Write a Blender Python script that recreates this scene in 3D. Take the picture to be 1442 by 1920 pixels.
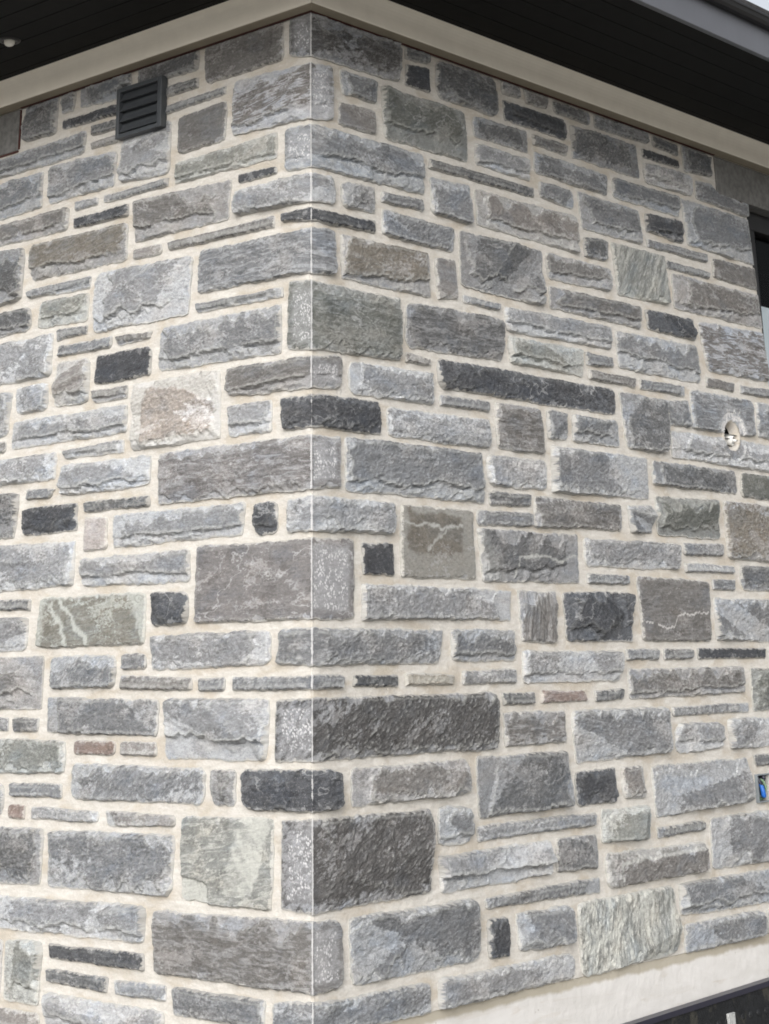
import bpy, math, random
import numpy as np

for o in list(bpy.data.objects): bpy.data.objects.remove(o)
scene = bpy.context.scene
col = scene.collection

# ---------------------------------------------------------------- camera
W, H = 1442.0, 1920.0
f, px, py = 3322.67, 737.63, -54.87
pitch, roll, yaw = math.radians(21.5208), math.radians(-1.1696), math.radians(40.9261)
CAM = (3.46052, -3.60899, 0.0)
from mathutils import Matrix, Vector
cy, sy = math.cos(yaw), math.sin(yaw)
fw = Vector((-sy*math.cos(pitch), cy*math.cos(pitch), math.sin(pitch)))
rt = Vector((cy, sy, 0)); up = rt.cross(fw)
r_ = rt*math.cos(roll)+up*math.sin(roll); u_ = -rt*math.sin(roll)+up*math.cos(roll)
cam = bpy.data.cameras.new('camera'); cam_o = bpy.data.objects.new('camera', cam); col.objects.link(cam_o)
m = Matrix(((r_.x, u_.x, -fw.x, CAM[0]), (r_.y, u_.y, -fw.y, CAM[1]), (r_.z, u_.z, -fw.z, CAM[2]), (0, 0, 0, 1)))
cam_o.matrix_world = m
cam.sensor_fit = 'HORIZONTAL'; cam.sensor_width = 36.0; cam.lens = 36.0*f/W
cam.shift_x = (W/2-px)/W; cam.shift_y = -(H/2-py)/W
cam.clip_start = 0.05; cam.clip_end = 2000
scene.camera = cam_o

# ---------------------------------------------------------------- sky and sun (bright overcast)
SUN_EL, SUN_AZ = math.radians(24), math.radians(146)     # azimuth clockwise from +Y, towards the sun
world = bpy.data.worlds.new('World'); scene.world = world; world.use_nodes = True
wn = world.node_tree; wn.nodes.clear()
sky = wn.nodes.new('ShaderNodeTexSky'); sky.sky_type = 'NISHITA'; sky.sun_disc = False
sky.sun_elevation = SUN_EL; sky.sun_rotation = SUN_AZ; sky.air_density = 1.0; sky.dust_density = 4.0; sky.ozone_density = 1.0
hs = wn.nodes.new('ShaderNodeHueSaturation'); hs.inputs['Saturation'].default_value = 0.26
bg = wn.nodes.new('ShaderNodeBackground'); bg.inputs['Strength'].default_value = 0.13
wo = wn.nodes.new('ShaderNodeOutputWorld')
wn.links.new(sky.outputs[0], hs.inputs['Color']); wn.links.new(hs.outputs[0], bg.inputs['Color']); wn.links.new(bg.outputs[0], wo.inputs['Surface'])
sun = bpy.data.lights.new('sun', 'SUN'); sun.energy = 1.3; sun.angle = math.radians(60); sun.color = (1.0, 0.985, 0.965)
sun_o = bpy.data.objects.new('sun', sun); col.objects.link(sun_o)
sd = Vector((math.sin(SUN_AZ)*math.cos(SUN_EL), math.cos(SUN_AZ)*math.cos(SUN_EL), math.sin(SUN_EL)))
sun_o.rotation_euler = sd.to_track_quat('Z', 'Y').to_euler()
scene.view_settings.view_transform = 'Standard'; scene.view_settings.look = 'None'
scene.view_settings.exposure = 0.6; scene.view_settings.gamma = 1.0; scene.view_settings.use_curve_mapping = False
scene.render.engine = 'CYCLES'
scene.cycles.filter_width = 1.8
scene.cycles.max_bounces = 6; scene.cycles.diffuse_bounces = 3

# every stone of the two walls: tone number, face number, dressed side, mark number, top edge and bottom edge left to right, in millimetres along the wall
# (left wall s < 0, right wall s > 0, the corner at s = 0) and height above the eye line

STONES = [
(1, 0, 0, 0, [[-1367, 1838], [-1193, 1838]], [[-1368, 1719], [-1198, 1710]]),
(2, 0, 0, 0, [[-1173, 1838], [-1102, 1838]], [[-1164, 1776], [-1109, 1774]]),
(2, 2, 0, 0, [[-1075, 1838], [-818, 1838]], [[-1070, 1776], [-818, 1764]]),
(0, 0, 0, 0, [[-1162, 1746], [-766, 1742]], [[-1156, 1719], [-764, 1707]]),
(1, 0, 0, 0, [[-1007, 1696], [-799, 1695]], [[-1002, 1664], [-798, 1664]]),
(6, 0, 0, 0, [[-1004, 1637], [-877, 1640]], [[-1002, 1619], [-876, 1618]]),
(1, 0, 0, 0, [[-781, 1838], [-491, 1836]], [[-771, 1786], [-496, 1775]]),
(1, 0, 0, 0, [[-687, 1749], [-492, 1745]], [[-686, 1720], [-494, 1716]]),
(3, 1, 0, 0, [[-844, 1639], [-612, 1634]], [[-845, 1474], [-619, 1465]]),
(2, 2, 0, 0, [[-1585, 1674], [-1037, 1687]], [[-1578, 1611], [-1040, 1611]]),
(2, 2, 0, 0, [[-1217, 1595], [-877, 1586]], [[-1210, 1471], [-882, 1473]]),
(4, 4, 0, 0, [[-460, 1838], [-115, 1836]], [[-456, 1720], [-121, 1718]]),
(14, 0, -1, 0, [[-84, 1837], [0, 1838], [398, 1838]], [[-83, 1721], [0, 1706], [396, 1714]]),
(15, 2, 1, 0, [[-319, 1693], [0, 1679], [93, 1689]], [[-329, 1527], [0, 1513], [91, 1524]]),
(2, 0, 0, 0, [[132, 1686], [286, 1691]], [[138, 1617], [285, 1619]]),
(6, 4, 0, 0, [[124, 1586], [284, 1593]], [[120, 1516], [282, 1518]]),
(4, 4, 0, 0, [[-576, 1632], [-361, 1641]], [[-575, 1516], [-368, 1519]]),
(9, 2, 0, 0, [[-581, 1484], [-144, 1492]], [[-585, 1423], [-144, 1419]]),
(2, 0, 0, 0, [[-655, 1684], [-368, 1688]], [[-654, 1662], [-368, 1668]]),
(2, 2, -1, 0, [[-104, 1495], [0, 1492], [505, 1496]], [[-106, 1373], [0, 1365], [504, 1373]]),
(0, 4, 0, 0, [[-304, 1395], [-143, 1392]], [[-297, 1371], [-143, 1373]]),
(1, 0, 0, 0, [[435, 1838], [548, 1838]], [[434, 1802], [543, 1808]]),
(0, 4, 0, 0, [[437, 1780], [546, 1791]], [[432, 1713], [548, 1712]]),
(1, 0, 0, 0, [[584, 1830], [889, 1838]], [[583, 1708], [893, 1705]]),
(11, 2, 0, 0, [[318, 1684], [720, 1680]], [[328, 1518], [727, 1518]]),
(1, 0, 0, 0, [[766, 1680], [1053, 1687]], [[766, 1615], [1052, 1614]]),
(3, 0, 0, 0, [[930, 1838], [1023, 1838]], [[931, 1798], [1020, 1798]]),
(4, 0, 0, 0, [[1052, 1836], [1183, 1834]], [[1062, 1794], [1175, 1795]]),
(1, 0, 0, 0, [[1217, 1831], [1436, 1832]], [[1222, 1794], [1429, 1790]]),
(0, 2, 0, 0, [[933, 1770], [1268, 1772]], [[937, 1704], [1275, 1706]]),
(4, 0, 0, 0, [[1090, 1682], [1282, 1684]], [[1092, 1653], [1278, 1648]]),
(3, 2, 0, 0, [[772, 1589], [1058, 1590]], [[772, 1524], [1057, 1518]]),
(2, 0, 0, 0, [[1090, 1622], [1519, 1622]], [[1092, 1553], [1511, 1548]]),
(1, 0, 0, 0, [[537, 1491], [1075, 1493]], [[533, 1463], [1077, 1465]]),
(2, 0, 0, 0, [[1111, 1523], [1302, 1526]], [[1115, 1472], [1304, 1462]]),
(1, 0, 0, 0, [[1314, 1763], [1719, 1772]], [[1316, 1653], [1728, 1651]]),
(2, 0, 0, 0, [[1464, 1833], [1810, 1838]], [[1464, 1789], [1805, 1797]]),
(1, 0, 0, 0, [[1839, 1833], [2005, 1829]], [[1834, 1795], [2004, 1791]]),
(0, 4, 0, 0, [[1757, 1768], [2001, 1770]], [[1763, 1738], [2008, 1743]]),
(1, 0, 0, 0, [[2036, 1832], [2230, 1830]], [[2043, 1741], [2228, 1750]]),
(3, 1, 0, 0, [[1760, 1715], [2092, 1724]], [[1766, 1644], [2086, 1648]]),
(2, 2, 0, 0, [[-1584, 1589], [-1255, 1585]], [[-1570, 1461], [-1253, 1467]]),
(4, 2, 0, 0, [[-1568, 1439], [-1107, 1441]], [[-1561, 1373], [-1113, 1365]]),
(3, 0, 0, 0, [[-1070, 1449], [-961, 1444]], [[-1068, 1422], [-963, 1423]]),
(2, 0, 0, 0, [[-928, 1443], [-625, 1445]], [[-926, 1423], [-627, 1424]]),
(0, 0, 0, 0, [[-1077, 1393], [-805, 1397]], [[-1071, 1363], [-807, 1361]]),
(4, 2, 0, 0, [[-770, 1398], [-338, 1386]], [[-763, 1268], [-346, 1271]]),
(5, 2, 0, 0, [[-1289, 1340], [-809, 1335]], [[-1283, 1222], [-806, 1218]]),
(1, 1, 0, 0, [[-1541, 1347], [-1333, 1339]], [[-1521, 1159], [-1337, 1168]]),
(2, 2, 0, 0, [[-1300, 1190], [-977, 1190]], [[-1290, 1166], [-978, 1155]]),
(6, 4, 0, 0, [[-772, 1239], [-644, 1241]], [[-770, 1213], [-642, 1211]]),
(4, 0, 0, 0, [[-606, 1237], [-152, 1242]], [[-602, 1216], [-151, 1213]]),
(3, 1, 0, 0, [[-941, 1192], [-500, 1181]], [[-951, 1010], [-517, 1006]]),
(9, 2, 0, 0, [[-1225, 1140], [-985, 1139]], [[-1237, 1059], [-990, 1052]]),
(1, 2, 0, 0, [[-1519, 1136], [-1275, 1132]], [[-1510, 1058], [-1276, 1060]]),
(3, 0, 0, 0, [[-1507, 1028], [-1159, 1030]], [[-1493, 900], [-1159, 898]]),
(2, 0, 0, 0, [[-1133, 1036], [-988, 1033]], [[-1131, 1007], [-987, 1012]]),
(2, 0, 0, 0, [[-1121, 985], [-863, 982]], [[-1123, 954], [-868, 953]]),
(4, 2, 0, 0, [[-835, 979], [-676, 974]], [[-830, 955], [-692, 958]]),
(0, 4, 0, 0, [[-931, 931], [-680, 927]], [[-936, 846], [-677, 845]]),
(2, 2, 0, 0, [[-631, 979], [-120, 979]], [[-639, 851], [-122, 845]]),
(3, 1, 0, 0, [[-303, 1345], [0, 1344], [90, 1348]], [[-304, 1273], [0, 1263], [99, 1270]]),
(2, 0, 0, 0, [[131, 1342], [276, 1351]], [[137, 1272], [275, 1273]]),
(0, 0, 0, 0, [[-115, 1242], [0, 1239], [274, 1246]], [[-112, 1220], [0, 1206], [273, 1215]]),
(2, 5, 0, 0, [[-463, 1187], [0, 1183], [91, 1189]], [[-469, 1064], [0, 1057], [93, 1060]]),
(5, 2, 0, 0, [[129, 1182], [518, 1185]], [[131, 1057], [523, 1056]]),
(2, 2, 0, 0, [[-478, 1030], [-117, 1026]], [[-471, 1007], [-117, 1004]]),
(11, 5, -1, 0, [[-84, 1036], [0, 1030], [378, 1027]], [[-92, 852], [0, 841], [373, 848]]),
(2, 0, 0, 0, [[310, 1343], [503, 1350]], [[306, 1315], [502, 1317]]),
(2, 0, 0, 0, [[538, 1432], [734, 1439]], [[544, 1319], [730, 1313]]),
(6, 2, 0, 0, [[763, 1432], [1302, 1436]], [[768, 1321], [1316, 1312]]),
(2, 0, 0, 0, [[312, 1289], [644, 1282]], [[310, 1214], [640, 1211]]),
(1, 1, 0, 0, [[677, 1283], [1103, 1285]], [[675, 1113], [1097, 1104]]),
(6, 4, 0, 0, [[553, 1181], [646, 1184]], [[561, 1054], [651, 1066]]),
(4, 2, 0, 0, [[1128, 1283], [1500, 1283]], [[1137, 1200], [1500, 1206]]),
(1, 5, 0, 0, [[412, 1023], [875, 1030]], [[407, 893], [870, 899]]),
(3, 0, 0, 0, [[684, 1078], [863, 1076]], [[683, 1059], [862, 1059]]),
(3, 2, 0, 0, [[893, 1073], [1481, 1078]], [[900, 998], [1477, 1005]]),
(4, 2, 0, 0, [[1143, 1171], [1678, 1172]], [[1141, 1103], [1661, 1098]]),
(9, 1, 0, 0, [[906, 978], [1307, 981]], [[912, 901], [1300, 895]]),
(4, 0, 0, 0, [[407, 871], [512, 863]], [[406, 847], [507, 847]]),
(2, 2, 0, 0, [[1555, 1619], [1976, 1626]], [[1552, 1551], [1975, 1550]]),
(2, 2, 0, 0, [[1335, 1528], [1708, 1524]], [[1349, 1405], [1712, 1405]]),
(0, 2, 0, 0, [[1750, 1523], [1993, 1533]], [[1752, 1460], [1991, 1452]]),
(2, 2, 0, 0, [[2001, 1622], [2475, 1623]], [[2027, 1455], [2500, 1445]]),
(2, 0, 0, 0, [[2117, 1715], [2229, 1721], [2271, 1685], [2481, 1686]], [[2112, 1645], [2475, 1635]]),
(1, 0, 0, 0, [[1354, 1372], [1497, 1382]], [[1352, 1308], [1489, 1310]]),
(10, 6, 0, 7, [[1519, 1378], [1853, 1381]], [[1544, 1204], [1853, 1206]]),
(2, 0, 0, 0, [[1748, 1427], [2142, 1433]], [[1754, 1404], [2142, 1403]]),
(2, 0, 0, 0, [[1870, 1367], [2152, 1365]], [[1872, 1343], [2153, 1343]]),
(4, 8, 0, 0, [[2192, 1424], [2501, 1429]], [[2192, 1354], [2508, 1350]]),
(4, 2, 0, 0, [[1898, 1323], [2509, 1325]], [[1901, 1201], [2519, 1201]]),
(0, 1, 0, 0, [[1705, 1168], [2020, 1171]], [[1716, 1102], [2019, 1098]]),
(2, 2, 0, 0, [[1511, 1069], [2016, 1076]], [[1519, 947], [2031, 945]]),
(15, 5, 0, 0, [[2050, 1169], [2521, 1181]], [[2094, 996], [2535, 1001]]),
(2, 0, 0, 0, [[1323, 975], [1483, 975]], [[1328, 936], [1484, 946]]),
(6, 1, 0, 0, [[-1124, 930], [-967, 927]], [[-1125, 797], [-968, 797]]),
(3, 1, 0, 0, [[-1333, 876], [-1168, 874]], [[-1321, 792], [-1169, 793]]),
(2, 1, 0, 0, [[-1490, 871], [-1355, 866]], [[-1475, 724], [-1369, 731]]),
(4, 2, 0, 0, [[-942, 824], [-781, 822]], [[-932, 791], [-782, 788]]),
(3, 2, 0, 0, [[-1330, 765], [-781, 766]], [[-1334, 686], [-780, 687]]),
(4, 0, 0, 0, [[-1474, 715], [-1375, 710]], [[-1470, 682], [-1372, 680]]),
(12, 0, 0, 9, [[-740, 824], [-373, 823]], [[-747, 629], [-365, 633]]),
(3, 2, 0, 0, [[-1073, 654], [-792, 662]], [[-1064, 633], [-787, 629]]),
(3, 1, 0, 0, [[-1467, 651], [-1110, 652]], [[-1459, 576], [-1111, 576]]),
(3, 1, 0, 0, [[-1073, 609], [-662, 605]], [[-1078, 523], [-668, 523]]),
(2, 0, 0, 0, [[-1245, 548], [-1108, 543]], [[-1243, 521], [-1135, 520]]),
(0, 0, 0, 0, [[-1248, 492], [-997, 493]], [[-1248, 414], [-995, 415]]),
(1, 1, 0, 0, [[-1456, 548], [-1286, 542]], [[-1441, 412], [-1296, 411]]),
(1, 0, 0, 0, [[-961, 490], [-667, 491]], [[-953, 464], [-662, 465]]),
(7, 4, 0, 0, [[-951, 442], [-854, 440]], [[-952, 354], [-849, 355]]),
(16, 5, 1, 0, [[-619, 605], [0, 601], [113, 606]], [[-616, 466], [0, 464], [108, 472]]),
(3, 2, 0, 0, [[-821, 444], [-262, 442]], [[-815, 355], [-267, 361]]),
(4, 2, 1, 0, [[-333, 823], [0, 817], [122, 830]], [[-334, 745], [0, 735], [118, 738]]),
(3, 2, 0, 0, [[-327, 715], [-159, 714]], [[-326, 633], [-158, 632]]),
(0, 0, 0, 0, [[-118, 713], [0, 713], [278, 716]], [[-109, 629], [0, 629], [286, 629]]),
(3, 0, 0, 0, [[153, 818], [517, 824]], [[158, 734], [520, 733]]),
(2, 2, 0, 0, [[140, 608], [748, 606]], [[139, 468], [747, 463]]),
(0, 2, 0, 0, [[-218, 437], [-131, 436]], [[-211, 353], [-130, 356]]),
(3, 0, 0, 0, [[-88, 435], [0, 441], [338, 440]], [[-90, 358], [0, 355], [326, 359]]),
(0, 0, 0, 0, [[550, 870], [1475, 866]], [[557, 787], [1479, 786]]),
(2, 0, 0, 0, [[559, 761], [791, 765]], [[558, 735], [785, 737]]),
(3, 0, 0, 0, [[316, 703], [791, 709]], [[321, 628], [782, 626]]),
(4, 5, 0, 0, [[824, 765], [1057, 763]], [[826, 631], [1065, 628]]),
(2, 0, 0, 0, [[1092, 762], [1197, 766]], [[1093, 678], [1193, 684]]),
(2, 1, 0, 0, [[1229, 762], [1485, 762]], [[1225, 682], [1489, 682]]),
(3, 0, 0, 0, [[770, 605], [1075, 606]], [[779, 517], [1071, 518]]),
(2, 1, 0, 0, [[1107, 654], [1649, 652]], [[1102, 513], [1641, 521]]),
(1, 0, 0, 0, [[778, 495], [974, 497]], [[779, 460], [975, 464]]),
(2, 0, 0, 0, [[717, 438], [981, 442]], [[715, 398], [978, 407]]),
(4, 0, 0, 0, [[1004, 492], [1471, 491]], [[997, 405], [1471, 413]]),
(5, 4, 0, 3, [[370, 436], [689, 435]], [[364, 244], [696, 247]]),
(1, 1, 0, 0, [[1510, 862], [1778, 862]], [[1542, 683], [1771, 678]]),
(4, 0, 0, 0, [[1339, 919], [1614, 917]], [[1340, 890], [1607, 891]]),
(2, 0, 0, 0, [[1646, 918], [1924, 919]], [[1643, 890], [1919, 888]]),
(4, 4, 0, 0, [[2074, 969], [2269, 966]], [[2075, 939], [2259, 938]]),
(2, 0, 0, 0, [[2316, 963], [2538, 966]], [[2311, 938], [2540, 937]]),
(2, 5, 0, 0, [[1962, 913], [2392, 913]], [[1952, 780], [2390, 785]]),
(2, 0, 0, 0, [[1805, 859], [1931, 868]], [[1809, 781], [1933, 783]]),
(2, 5, 0, 0, [[2418, 910], [2542, 911]], [[2412, 787], [2553, 774]]),
(3, 1, 0, 0, [[1815, 759], [2554, 756]], [[1812, 673], [2562, 660]]),
(1, 0, 0, 0, [[1689, 647], [2214, 646]], [[1679, 571], [2222, 571]]),
(11, 4, 0, 0, [[2260, 644], [2558, 640]], [[2251, 560], [2543, 562]]),
(2, 1, 0, 0, [[1519, 490], [1647, 497]], [[1530, 406], [1649, 411]]),
(11, 1, 0, 0, [[1687, 530], [2075, 536]], [[1685, 408], [2079, 408]]),
(5, 0, 0, 0, [[2125, 536], [2538, 535]], [[2124, 347], [2499, 340]]),
(3, 0, 0, 0, [[-1454, 389], [-999, 381]], [[-1440, 252], [-1001, 258]]),
(3, 2, 0, 0, [[-964, 328], [-484, 328]], [[-945, 251], [-482, 246]]),
(16, 8, 1, 0, [[-444, 334], [0, 330], [163, 334]], [[-450, 134], [0, 132], [160, 133]]),
(1, 0, 0, 0, [[-1422, 227], [-1204, 219]], [[-1419, 202], [-1202, 193]]),
(17, 4, 0, 2, [[-1150, 221], [-666, 219]], [[-1163, 84], [-669, 83]]),
(0, 1, 0, 0, [[-631, 220], [-487, 216]], [[-634, 132], [-487, 133]]),
(3, 1, 0, 0, [[-1416, 172], [-1207, 167]], [[-1406, 82], [-1210, 78]]),
(3, 0, 0, 0, [[-632, 102], [-157, 103]], [[-628, 15], [-159, 21]]),
(4, 1, 0, 0, [[-1403, 57], [-1125, 54]], [[-1388, -88], [-1124, -87]]),
(2, 0, 0, 8, [[-1086, 53], [-791, 54]], [[-1079, -32], [-792, -32]]),
(2, 0, 0, 0, [[-758, 55], [-662, 53]], [[-756, 17], [-660, 18]]),
(4, 0, 0, 0, [[-761, -3], [-467, -12]], [[-760, -36], [-466, -39]]),
(2, 0, 0, 0, [[-436, -14], [-332, -14]], [[-432, -43], [-335, -42]]),
(0, 4, 0, 0, [[200, 326], [328, 328]], [[205, 248], [329, 247]]),
(3, 0, 0, 0, [[201, 219], [860, 213]], [[199, 131], [851, 133]]),
(0, 0, 0, 0, [[164, -16], [340, -15]], [[161, -38], [339, -40]]),
(2, 0, 0, 0, [[-294, -14], [0, -12], [120, -14]], [[-297, -42], [0, -42], [108, -41]]),
(2, 0, 0, 0, [[-117, 104], [0, 104], [536, 100]], [[-125, 19], [0, 15], [516, 17]]),
(1, 2, 0, 4, [[714, 386], [1217, 384]], [[734, 242], [1216, 245]]),
(4, 7, 0, 0, [[900, 214], [1087, 212]], [[912, 73], [1079, 71]]),
(0, 1, 0, 0, [[1130, 213], [1499, 217]], [[1136, 73], [1494, 72]]),
(2, 2, 0, 0, [[576, 104], [870, 102]], [[582, 21], [868, 20]]),
(13, 0, 0, 0, [[377, -14], [576, -17]], [[376, -40], [572, -40]]),
(3, 0, 0, 0, [[623, -9], [873, -9]], [[625, -39], [867, -43]]),
(3, 1, 0, 0, [[909, 42], [1411, 39]], [[910, -42], [1407, -42]]),
(1, 0, 0, 0, [[805, -72], [955, -73]], [[810, -100], [953, -102]]),
(8, 5, 0, 0, [[996, -70], [1208, -74]], [[990, -99], [1225, -100]]),
(3, 0, 0, 0, [[1255, 378], [1799, 379]], [[1259, 297], [1797, 300]]),
(2, 0, 0, 0, [[1841, 383], [2096, 387]], [[1841, 349], [2085, 351]]),
(3, 0, 0, 0, [[1837, 320], [2153, 316]], [[1842, 294], [2150, 296]]),
(1, 0, 0, 0, [[2199, 320], [2507, 325]], [[2201, 243], [2490, 238]]),
(2, 0, 0, 0, [[2008, 268], [2155, 269]], [[2008, 239], [2145, 239]]),
(2, 0, 0, 0, [[1264, 271], [1501, 269]], [[1262, 244], [1493, 244]]),
(4, 9, 0, 0, [[1543, 268], [1978, 261]], [[1558, 74], [1967, 71]]),
(2, 1, 0, 0, [[2013, 206], [2473, 207]], [[2006, 74], [2446, 71]]),
(2, 0, 0, 0, [[1453, 44], [1636, 43]], [[1454, 17], [1633, 15]]),
(1, 0, 0, 0, [[1676, 45], [1842, 41]], [[1672, 15], [1838, 16]]),
(0, 4, 0, 0, [[1879, 44], [2322, 44]], [[1879, 16], [2317, 17]]),
(4, 2, 0, 0, [[1458, -14], [2156, -15]], [[1457, -99], [2156, -94]]),
(11, 0, 0, 0, [[2214, -21], [2428, -24]], [[2209, -157], [2403, -153]]),
(1, 0, 0, 0, [[1269, -74], [1418, -72]], [[1274, -101], [1420, -98]]),
(2, 0, 0, 0, [[1700, -134], [2174, -132]], [[1701, -156], [2170, -156]]),
(2, 0, 0, 0, [[-1088, -58], [-602, -70]], [[-1087, -153], [-602, -156]]),
(3, 3, 0, 0, [[-565, -64], [-160, -70]], [[-565, -216], [-170, -214]]),
(2, 0, 0, 0, [[-1385, -115], [-1278, -115]], [[-1381, -150], [-1275, -148]]),
(1, 0, 0, 0, [[-1249, -117], [-1132, -117]], [[-1246, -150], [-1136, -149]]),
(9, 0, 0, 0, [[-1379, -173], [-1002, -178]], [[-1369, -265], [-1003, -261]]),
(8, 4, 0, 0, [[-958, -178], [-781, -176]], [[-956, -212], [-782, -207]]),
(6, 0, 0, 0, [[-745, -178], [-607, -179]], [[-746, -211], [-602, -211]]),
(2, 0, 0, 8, [[-964, -239], [-406, -241]], [[-964, -327], [-406, -325]]),
(2, 0, 0, 0, [[-1243, -294], [-1010, -293]], [[-1240, -326], [-1008, -326]]),
(3, 0, 0, 0, [[-1366, -293], [-1282, -297]], [[-1357, -378], [-1283, -379]]),
(8, 4, 0, 0, [[-1248, -354], [-1181, -352]], [[-1245, -386], [-1178, -384]]),
(3, 0, 0, 0, [[-1142, -357], [-843, -360]], [[-1139, -385], [-845, -385]]),
(6, 0, 0, 0, [[-808, -357], [-520, -363]], [[-790, -392], [-522, -385]]),
(1, 0, 0, 0, [[-1368, -412], [-1085, -416]], [[-1352, -559], [-1090, -555]]),
(2, 0, 0, 0, [[-1048, -417], [-521, -408]], [[-1053, -557], [-530, -554]]),
(10, 4, 0, 1, [[-487, -362], [-141, -356]], [[-485, -562], [-150, -565]]),
(14, 0, -1, 8, [[-132, -68], [0, -69], [763, -69]], [[-131, -217], [0, -212], [761, -215]]),
(1, 0, 0, 0, [[-370, -242], [-284, -241]], [[-368, -327], [-288, -327]]),
(0, 0, 0, 0, [[-259, -239], [0, -240], [100, -241]], [[-249, -333], [0, -333], [102, -335]]),
(4, 1, 0, 0, [[149, -243], [638, -240]], [[150, -330], [626, -329]]),
(14, 0, -1, 8, [[-106, -360], [0, -355], [462, -358]], [[-108, -559], [0, -564], [452, -555]]),
(4, 5, 0, 0, [[808, -126], [1107, -126]], [[813, -213], [1102, -212]]),
(1, 1, 0, 0, [[674, -238], [1100, -241]], [[679, -392], [1101, -386]]),
(2, 1, 0, 0, [[499, -355], [628, -361]], [[495, -448], [633, -449]]),
(3, 0, 0, 0, [[668, -414], [1233, -416]], [[669, -448], [1226, -446]]),
(3, 3, 0, 0, [[500, -479], [994, -473]], [[503, -562], [998, -559]]),
(1, 0, 0, 0, [[1038, -473], [1235, -473]], [[1027, -557], [1233, -563]]),
(2, 1, 0, 0, [[1143, -129], [1657, -130]], [[1152, -270], [1660, -264]]),
(3, 2, 0, 0, [[1715, -185], [1992, -187]], [[1703, -268], [1993, -265]]),
(3, 1, 0, 0, [[2036, -177], [2396, -185]], [[2040, -269], [2379, -270]]),
(0, 0, 0, 0, [[1145, -300], [1352, -298]], [[1148, -389], [1354, -389]]),
(6, 0, 0, 0, [[1388, -299], [1507, -301]], [[1394, -385], [1508, -386]]),
(2, 1, 0, 0, [[1556, -305], [2134, -303]], [[1567, -446], [2144, -436]]),
(1, 0, 0, 0, [[2184, -298], [2374, -298]], [[2198, -329], [2368, -330]]),
(9, 1, 0, 0, [[1269, -411], [1522, -412]], [[1267, -501], [1522, -504]]),
(1, 0, 0, 0, [[1567, -480], [1836, -477]], [[1564, -505], [1832, -500]]),
(2, 1, 0, 0, [[1881, -473], [2340, -471]], [[1871, -620], [2310, -624]]),
(4, 0, 0, 5, [[1275, -532], [1826, -539]], [[1284, -621], [1831, -621]]),
(2, 0, 0, 0, [[2273, -351], [2394, -352]], [[2256, -443], [2375, -445]]),
(3, 1, 0, 0, [[-1348, -598], [-633, -587]], [[-1339, -676], [-635, -672]]),
(9, 1, 0, 0, [[-1227, -709], [-1067, -702]], [[-1226, -854], [-1071, -855]]),
(0, 0, 0, 0, [[-1031, -705], [-634, -702]], [[-1028, -736], [-629, -738]]),
(1, 0, 0, 0, [[-1032, -768], [-776, -771]], [[-1023, -796], [-780, -802]]),
(3, 0, 0, 0, [[-745, -772], [-542, -770]], [[-738, -800], [-541, -802]]),
(3, 1, 0, 0, [[-1037, -827], [-545, -830]], [[-1034, -904], [-545, -896]]),
(6, 0, 0, 0, [[-1303, -883], [-1065, -883]], [[-1299, -921], [-1068, -922]]),
(3, 0, 0, 0, [[-1329, -711], [-1251, -710]], [[-1313, -854], [-1250, -854]]),
(4, 5, 1, 0, [[-599, -594], [0, -585], [105, -589]], [[-581, -738], [0, -741], [106, -738]]),
(2, 0, 0, 0, [[-506, -772], [-169, -772]], [[-504, -829], [-176, -831]]),
(2, 0, 0, 0, [[-135, -772], [0, -767], [442, -770]], [[-135, -833], [0, -832], [448, -838]]),
(2, 1, 0, 0, [[138, -593], [648, -591]], [[144, -739], [655, -740]]),
(2, 0, 0, 0, [[693, -597], [1238, -591]], [[695, -619], [1234, -626]]),
(0, 0, 0, 0, [[696, -649], [789, -652]], [[700, -743], [793, -746]]),
(2, 1, 0, 0, [[830, -647], [1084, -651]], [[837, -740], [1079, -744]]),
(3, 1, 0, 0, [[481, -773], [1087, -771]], [[481, -837], [1088, -832]]),
(10, 0, 0, 6, [[1123, -649], [1628, -647]], [[1130, -838], [1636, -828]]),
(2, 1, 0, 0, [[1670, -647], [2305, -650]], [[1667, -732], [2286, -745]]),
(2, 1, 0, 0, [[1684, -762], [2142, -767]], [[1677, -837], [2138, -836]]),
(2, 0, 0, 0, [[2188, -772], [2311, -770]], [[2177, -834], [2298, -836]]),
]

rnd = random.Random(7)
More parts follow.
